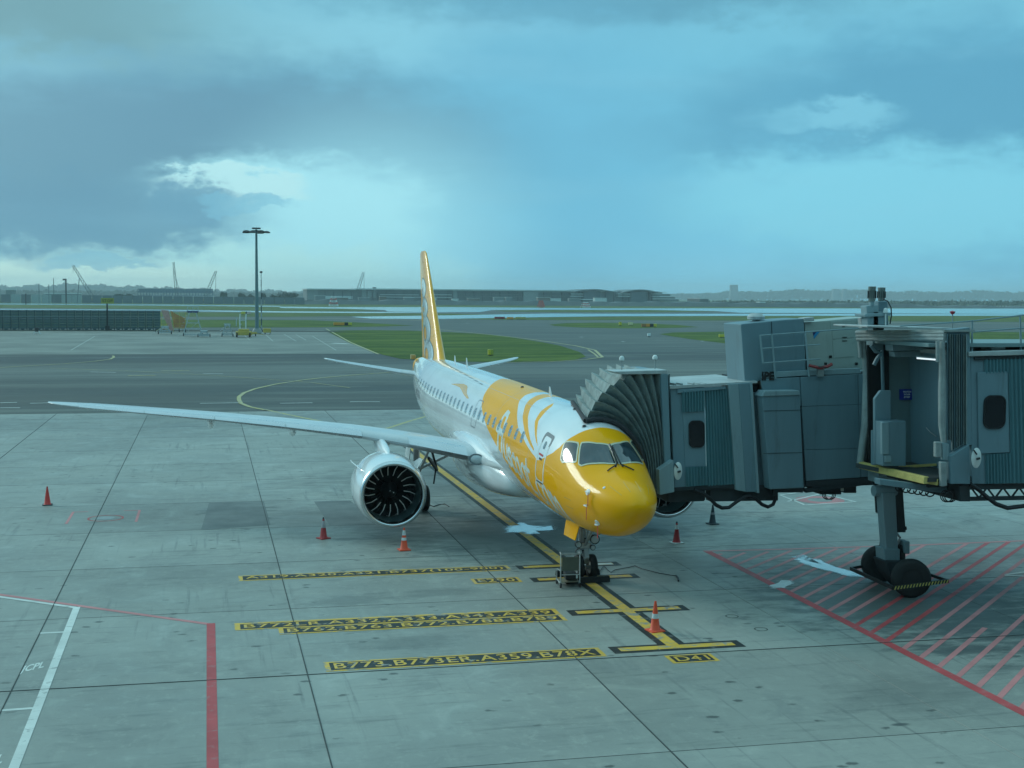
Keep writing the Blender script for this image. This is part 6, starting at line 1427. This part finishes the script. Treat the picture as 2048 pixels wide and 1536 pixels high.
# red and white lattice towers
def lattice(u, vb, vt, w_, label, mats, Y=None):
    Y = Y or 1000.0; x = PY(u, vb, Y).x; h_ = PY(u, vt, Y).z; s = thing('lattice_tower', label, 'tower', (x, Y, 0), 0)
    n = 5
    for k in range(n):
        f_ = MB(); z0, z1 = h_ * k / n, h_ * (k + 1) / n; r0, r1 = w_ * (1 - .6 * k / n), w_ * (1 - .6 * (k + 1) / n)
        for sx in (-1, 1):
            for sy in (-1, 1): f_.bar((sx * r0, sy * r0, z0), (sx * r1, sy * r1, z1), .45)
        f_.bar((-r0, -r0, z0), (r1, -r1, z1), .3); f_.bar((r0, -r0, z0), (-r1, -r1, z1), .3); f_.bar((-r0, -r0, z0), (r0, -r0, z0), .35)
        f_.build('tower_section', mats[k % 2], s)
LR, LW = M('lattice_red', (.5, .07, .05), .6), M('lattice_white', (.65, .67, .66), .6)
lattice(667, 617, 592, 3.4, 'red and white lattice tower left of the tail fin across the water', (LW, LR)); lattice(1171, 621, 604, 3.4, 'white and red lattice tower with a wide base far right of the tail fin', (LW, LR)); lattice(1082, 617, 601, 2.6, 'short faded red lattice mast in front of the long terminal', (LR, LR))
# steel frame building under construction
YS = 1350.0
s = thing('steel_frame_building', 'unfinished steel framed building with a truss roof under the tall rig', 'building', (0, YS, 0)); f_ = MB(); f2 = MB()
for v in (578, 584, 591.5): f_.bar((PY(268, 0, YS).x, 0, PY(268, v, YS).z), (PY(420, 0, YS).x, 0, PY(420, v + .5, YS).z), 1.0)
for k in range(27):
    u = 268 + k * 5.85; f2.bar((PY(u, 0, YS).x, 0, PY(u, 578, YS).z), (PY(u, 0, YS).x, 0, PY(u, 591, YS).z), .7)
    if k < 26: f2.bar((PY(u, 0, YS).x, 0, PY(u, 578 if k % 2 else 584, YS).z), (PY(u + 5.85, 0, YS).x, 0, PY(u, 584 if k % 2 else 578, YS).z), .6)
f_.build('beam', M('far_steel', (.10, .15, .19), .5), s); f2.build('truss', M('far_steel', (.10, .15, .19)), s)
MB().b2((PY(270, 0, YS).x, 4, PY(270, 585, YS).z), (PY(418, 0, YS).x, 20, PY(270, 579, YS).z)).build('wall', M('far_cladding_blue', (.10, .17, .22), .5), s)
MB().b2((PY(292, 0, YS).x, -10, PY(292, 593.5, YS).z), (PY(426, 0, YS).x, 10, PY(292, 591.5, YS).z)).build('canopy', FARL, s)
for k in range(14): MB().b2((PY(294 + k * 10, 0, YS).x - .5, -4, 0), (PY(294 + k * 10, 0, YS).x + .5, -3, PY(292, 593, YS).z)).build('column', FARD, s)
for u0, u1, vt, vb, nm, lab in ((0, 14, 580, 592, 'far_hangar', 'part of a blue grey hangar at the far left edge'), (80, 148, 587.5, 592, 'far_shed', 'low pale roofed shed behind the hoarding at the left')):
    s = thing(nm, lab, 'building', (PY((u0 + u1) / 2, 0, YS).x, YS, 0)); hw_ = (PY(u1, 0, YS).x - PY(u0, 0, YS).x) / 2
    MB().b2((-hw_, 0, 0), (hw_, 20, PY(u0, vt, YS).z)).build('wall', FARG, s); MB().b2((-hw_ - 1, -1, PY(u0, vt, YS).z), (hw_ + 1, 21, PY(u0, vt, YS).z + .9)).build('roof', FARL, s)
# cranes and rigs
CRS = M('crane_steel', (.11, .14, .15), .6)
def crane(u, vb, tips, label, jibw=2.2, Y=1300.0, cat='crane', cable=None, name='crawler_crane'):
    base = Vector((PY(u, 0, Y).x, Y, 0)); s = thing(name, label, cat, base)
    MB().b2((-4, -3, 0), (4, 3, 4)).build('cab', M('crane_cab', (.3, .2, .06), .6), s, bevel=.3); MB().b2((-5, -4, 0), (5, -2.4, 1.6)).b2((-5, 2.4, 0), (5, 4, 1.6)).build('track', GK, s)
    b_ = Vector((0, 0, 3))
    for (ut, vt, w_) in tips:
        t_ = PY(ut, vt, Y) - base; f_ = MB(); d = t_ - b_; L = d.length; d.normalize(); nn = Vector((d.z, 0, -d.x)) * w_ / 2; n = 9
        f_.bar(b_ - nn, t_ - nn * .5, .5); f_.bar(b_ + nn, t_ + nn * .5, .5)
        for k in range(n):
            p0 = b_.lerp(t_, k / n); p1 = b_.lerp(t_, (k + 1) / n); q0 = nn * (1 - .5 * k / n); q1 = nn * (1 - .5 * (k + 1) / n); f_.bar(p0 - q0, p1 + q1, .3); f_.bar(p0 + q0, p0 - q0, .25)
        f_.build('jib', CRS, s)
    if cable:
        t_ = PY(*cable[0], Y) - base; MB().bar(t_, PY(*cable[1], Y) - base, .35).build('hoist_line', CRS, s)
    return s
crane(178, 590, [(146, 531, 3.2)], 'pale lattice crane leaning left at the far left', cable=((146, 531), (146, 545)))
crane(403, 590, [(432, 542, 3.4)], 'lattice crane leaning right above the unfinished steel building', cable=((432, 542), (431, 582)))
crane(709, 600, [(727, 544, 4.0)], 'dark lattice crane leaning right behind the long terminal left of the tail', Y=1500, cable=((728, 544), (728, 578)))
crane(347, 590, [(347, 524, 2.6)], 'tall vertical piling rig behind the steel framed building', name='piling_rig', cable=((348, 541), (358, 579)))
for k, (u, vt, m_, wd, lab) in enumerate(((67, 567, CRS, .5, 'short thin pole, leftmost of the far poles'), (87, 569, CRS, .5, 'short thin pole second from the left of the far poles'), (97, 556, CRS, .5, 'taller thin pole third from the left of the far poles'), (122, 559, GK, 1.2, 'thick black pole with a cap among the far poles'), (144, 556, CRS, .6, 'slightly leaning pole beside the left crane'), (40, 600, GK, .8, 'short dark pole in front of the hoarding at the left'))):
    Y = 1120.0 if k != 5 else 1000.; x = PY(u, 0, Y).x; s = thing('field_pole', lab, 'pole', (x, Y, 0), 0, 'poles at the far left'); hh = PY(u, vt, Y).z if k != 5 else 8
    MB().bar((0, 0, 0), (hh * (.1 if k == 4 else 0), 0, hh), wd).build('pole', m_, s)
    if k == 3: MB().box((-1, 0, hh), (3, 1.5, 1.4)).build('cap', m_, s)
# distant tower blocks in the rain
for (u0, u1, vt, lab, Y) in ((1473, 1489, 570, 'hazy tower block alone in the rain right of centre', 5000.), (1681, 1695, 578, 'hazy tower block, left of a pair behind the bridge', 5000.), (1702, 1710, 578, 'slim hazy tower block, right of a pair behind the bridge', 5000.)):
    x0, x1 = PY(u0, 0, Y).x, PY(u1, 0, Y).x; s = thing('tower_block', lab, 'building', ((x0 + x1) / 2, Y, 0)); hh = PY(u0, vt, Y).z; hw_ = (x1 - x0) / 2
    MB().b2((-hw_, 0, 0), (hw_, 20, hh * .62)).b2((-hw_ * .86, 1, hh * .62), (hw_ * .86, 19, hh)).build('wall', FARG, s); MB().b2((-hw_ * .9, 0, hh), (hw_ * .9, 20, hh + 1)).build('roof', FARL, s)
# trees: single crowns near the hoarding, distant woods as masses
def clump(c, rx, rz, n, rs, seed, sz=1.0):
    rnd = random.Random(seed); b_ = MB(); lobes = [(rnd.uniform(-.75, .75), rnd.uniform(-.5, .5), rnd.uniform(-.1, .75), rnd.uniform(.35, .6)) for _ in range(9)]
    V = []; Fc = []
    for i in range(n):
        lx, ly, lz, lr = lobes[rnd.randrange(9)]; th = rnd.uniform(0, 6.283); ph = math.acos(rnd.uniform(-1, 1)); r = lr * (rnd.random() ** .33)
        p = Vector(((lx * .8 + r * math.sin(ph) * math.cos(th)) * rx, (ly + r * math.sin(ph) * math.sin(th)) * rx, (lz + r * math.cos(ph)) * rz))
        p.z = max(p.z, 0); s_ = rs * rnd.uniform(.6, 1.3); a = Vector((rnd.uniform(-1, 1), rnd.uniform(-1, 1), rnd.uniform(-1, 1))).normalized(); q = a.orthogonal().normalized(); k = len(V)
        V += [Vector(c) + p + a * s_, Vector(c) + p + q * s_, Vector(c) + p - a * s_ * .6 - q * s_ * .5]; Fc.append((k, k + 1, k + 2))
    return V, Fc
for k, (u, vt, hw_, lab) in enumerate(((441, 585, 8, 'round dark tree just left of the mast and far behind'), (481, 586, 9, 'round tree between the far wall and the mast'), (497, 588.5, 9, 'lower round tree next to the striped pole far behind'), (523, 587, 6, 'small round tree directly behind the striped pole'), (545, 590, 8, 'low shrubby tree right of the mast'), (572, 585, 24, 'broad dark tree clump at the right end of the hoarding'), (240, 587, 22, 'low bushy tree behind the yellow stand sign'))):
    Y = 1200.; x = PY(u, 0, Y).x; hh = PY(u, vt, Y).z; rw = hw_ * .48; s = thing('tree', lab, 'tree', (x, Y, 0), 0, 'trees behind the hoarding')
    V, Fc = clump((0, 0, hh * .42), rw, hh * .52, 1500, .75, k); MB().add(V, Fc).build('crown', FART, s); MB().tube([(0, 0, 0), (.2, 0, hh * .6)], [.6, .35], 8).build('trunk', M('bark', (.05, .04, .03), .9), s, True)
def wood(name, u0, u1, vfun, Y, seed, n, mat=FART):
    rnd = random.Random(seed); V = []; Fc = []
    for i in range(n):
        u = rnd.uniform(u0, u1); top = PY(u, vfun(u, rnd), Y).z; k = len(V); p = Vector((PY(u, 0, Y).x, Y + rnd.uniform(-60, 60), top * rnd.random() ** .6)); s_ = rnd.uniform(2.2, 5.0) * Y / 2400
        a = Vector((rnd.uniform(-1, 1), rnd.uniform(-1, 1), rnd.uniform(-1, 1))).normalized(); q = a.orthogonal().normalized(); V += [p + a * s_, p + q * s_, p - (a + q) * s_ * .7]; Fc.append((k, k + 1, k + 2))
    MB().add(V, Fc).build(name, mat, None, kind='stuff')
def prof(pts, amp, f1):
    return lambda u, r: np.interp(u, [p[0] for p in pts], [p[1] for p in pts]) + amp * (math.sin(u * f1) + .6 * math.sin(u * f1 * 2.7 + 1) + .4 * math.sin(u * f1 * 6.1 + 2)) - 1.6 * abs(math.sin(u * .31 + 2 * math.sin(u * .07))) + r.uniform(-.8, .8)
wood('distant_wood', -400, 640, prof([(-400, 572), (0, 576), (100, 574), (140, 571), (250, 576), (420, 582), (560, 585), (640, 588)], 1.8, .09), 5200., 5, 16000)
wood('distant_wood', 1340, 2600, prof([(1340, 592), (1500, 586), (1620, 583), (1750, 583), (1850, 587), (1960, 585), (2048, 586), (2600, 584)], 1.6, .05), 5600., 6, 16000)
wood('distant_wood', -400, 620, prof([(-400, 583), (300, 585), (620, 590)], 1.0, .13), 3300., 7, 9000)
wood('far_scrub', 1420, 2600, prof([(1420, 604.5), (2600, 604)], .5, .2), 1500., 8, 6000, M('far_scrub', (.07, .085, .06), .9, var=.3, scale=.05))
# rows of white barriers on the far right
bm_ = None
for k in range(44):
    u = 1916 + 6.2 * k; p = PY(u, 0, 1250.)
    s = thing('runway_barrier', 'small white barrier in the evenly spaced row at the far right', 'barrier', (p.x, 1250., 0), 0, 'white barriers in a row at the far right')
    if bm_ is None: o = MB().prism([(-.9, -.3, 0), (.9, -.3, 0), (.75, -.3, 2.2), (-.75, -.3, 2.2)], (0, .6, 0)).build('barrier_block', LW, s); bm_ = o.data
    else: o = bpy.data.objects.new('barrier_block', bm_); COL.objects.link(o); o.parent = s

# ------------------------------------------------------------------ rainy air
hz = MB().b2((-3600, -45, -1.2), (7200, 6300, 78)).build('haze', [], None, kind='stuff')
mh = bpy.data.materials.new('haze_air'); mh.use_nodes = True; nt = mh.node_tree; nt.nodes.clear()
o_ = nt.nodes.new('ShaderNodeOutputMaterial'); v_ = nt.nodes.new('ShaderNodeVolumePrincipled'); v_.inputs['Color'].default_value = (.82, .97, 1.0, 1); v_.inputs['Density'].default_value = .00017; v_.inputs['Anisotropy'].default_value = .2
nt.links.new(v_.outputs[0], o_.inputs['Volume']); hz.data.materials.clear(); hz.data.materials.append(mh)
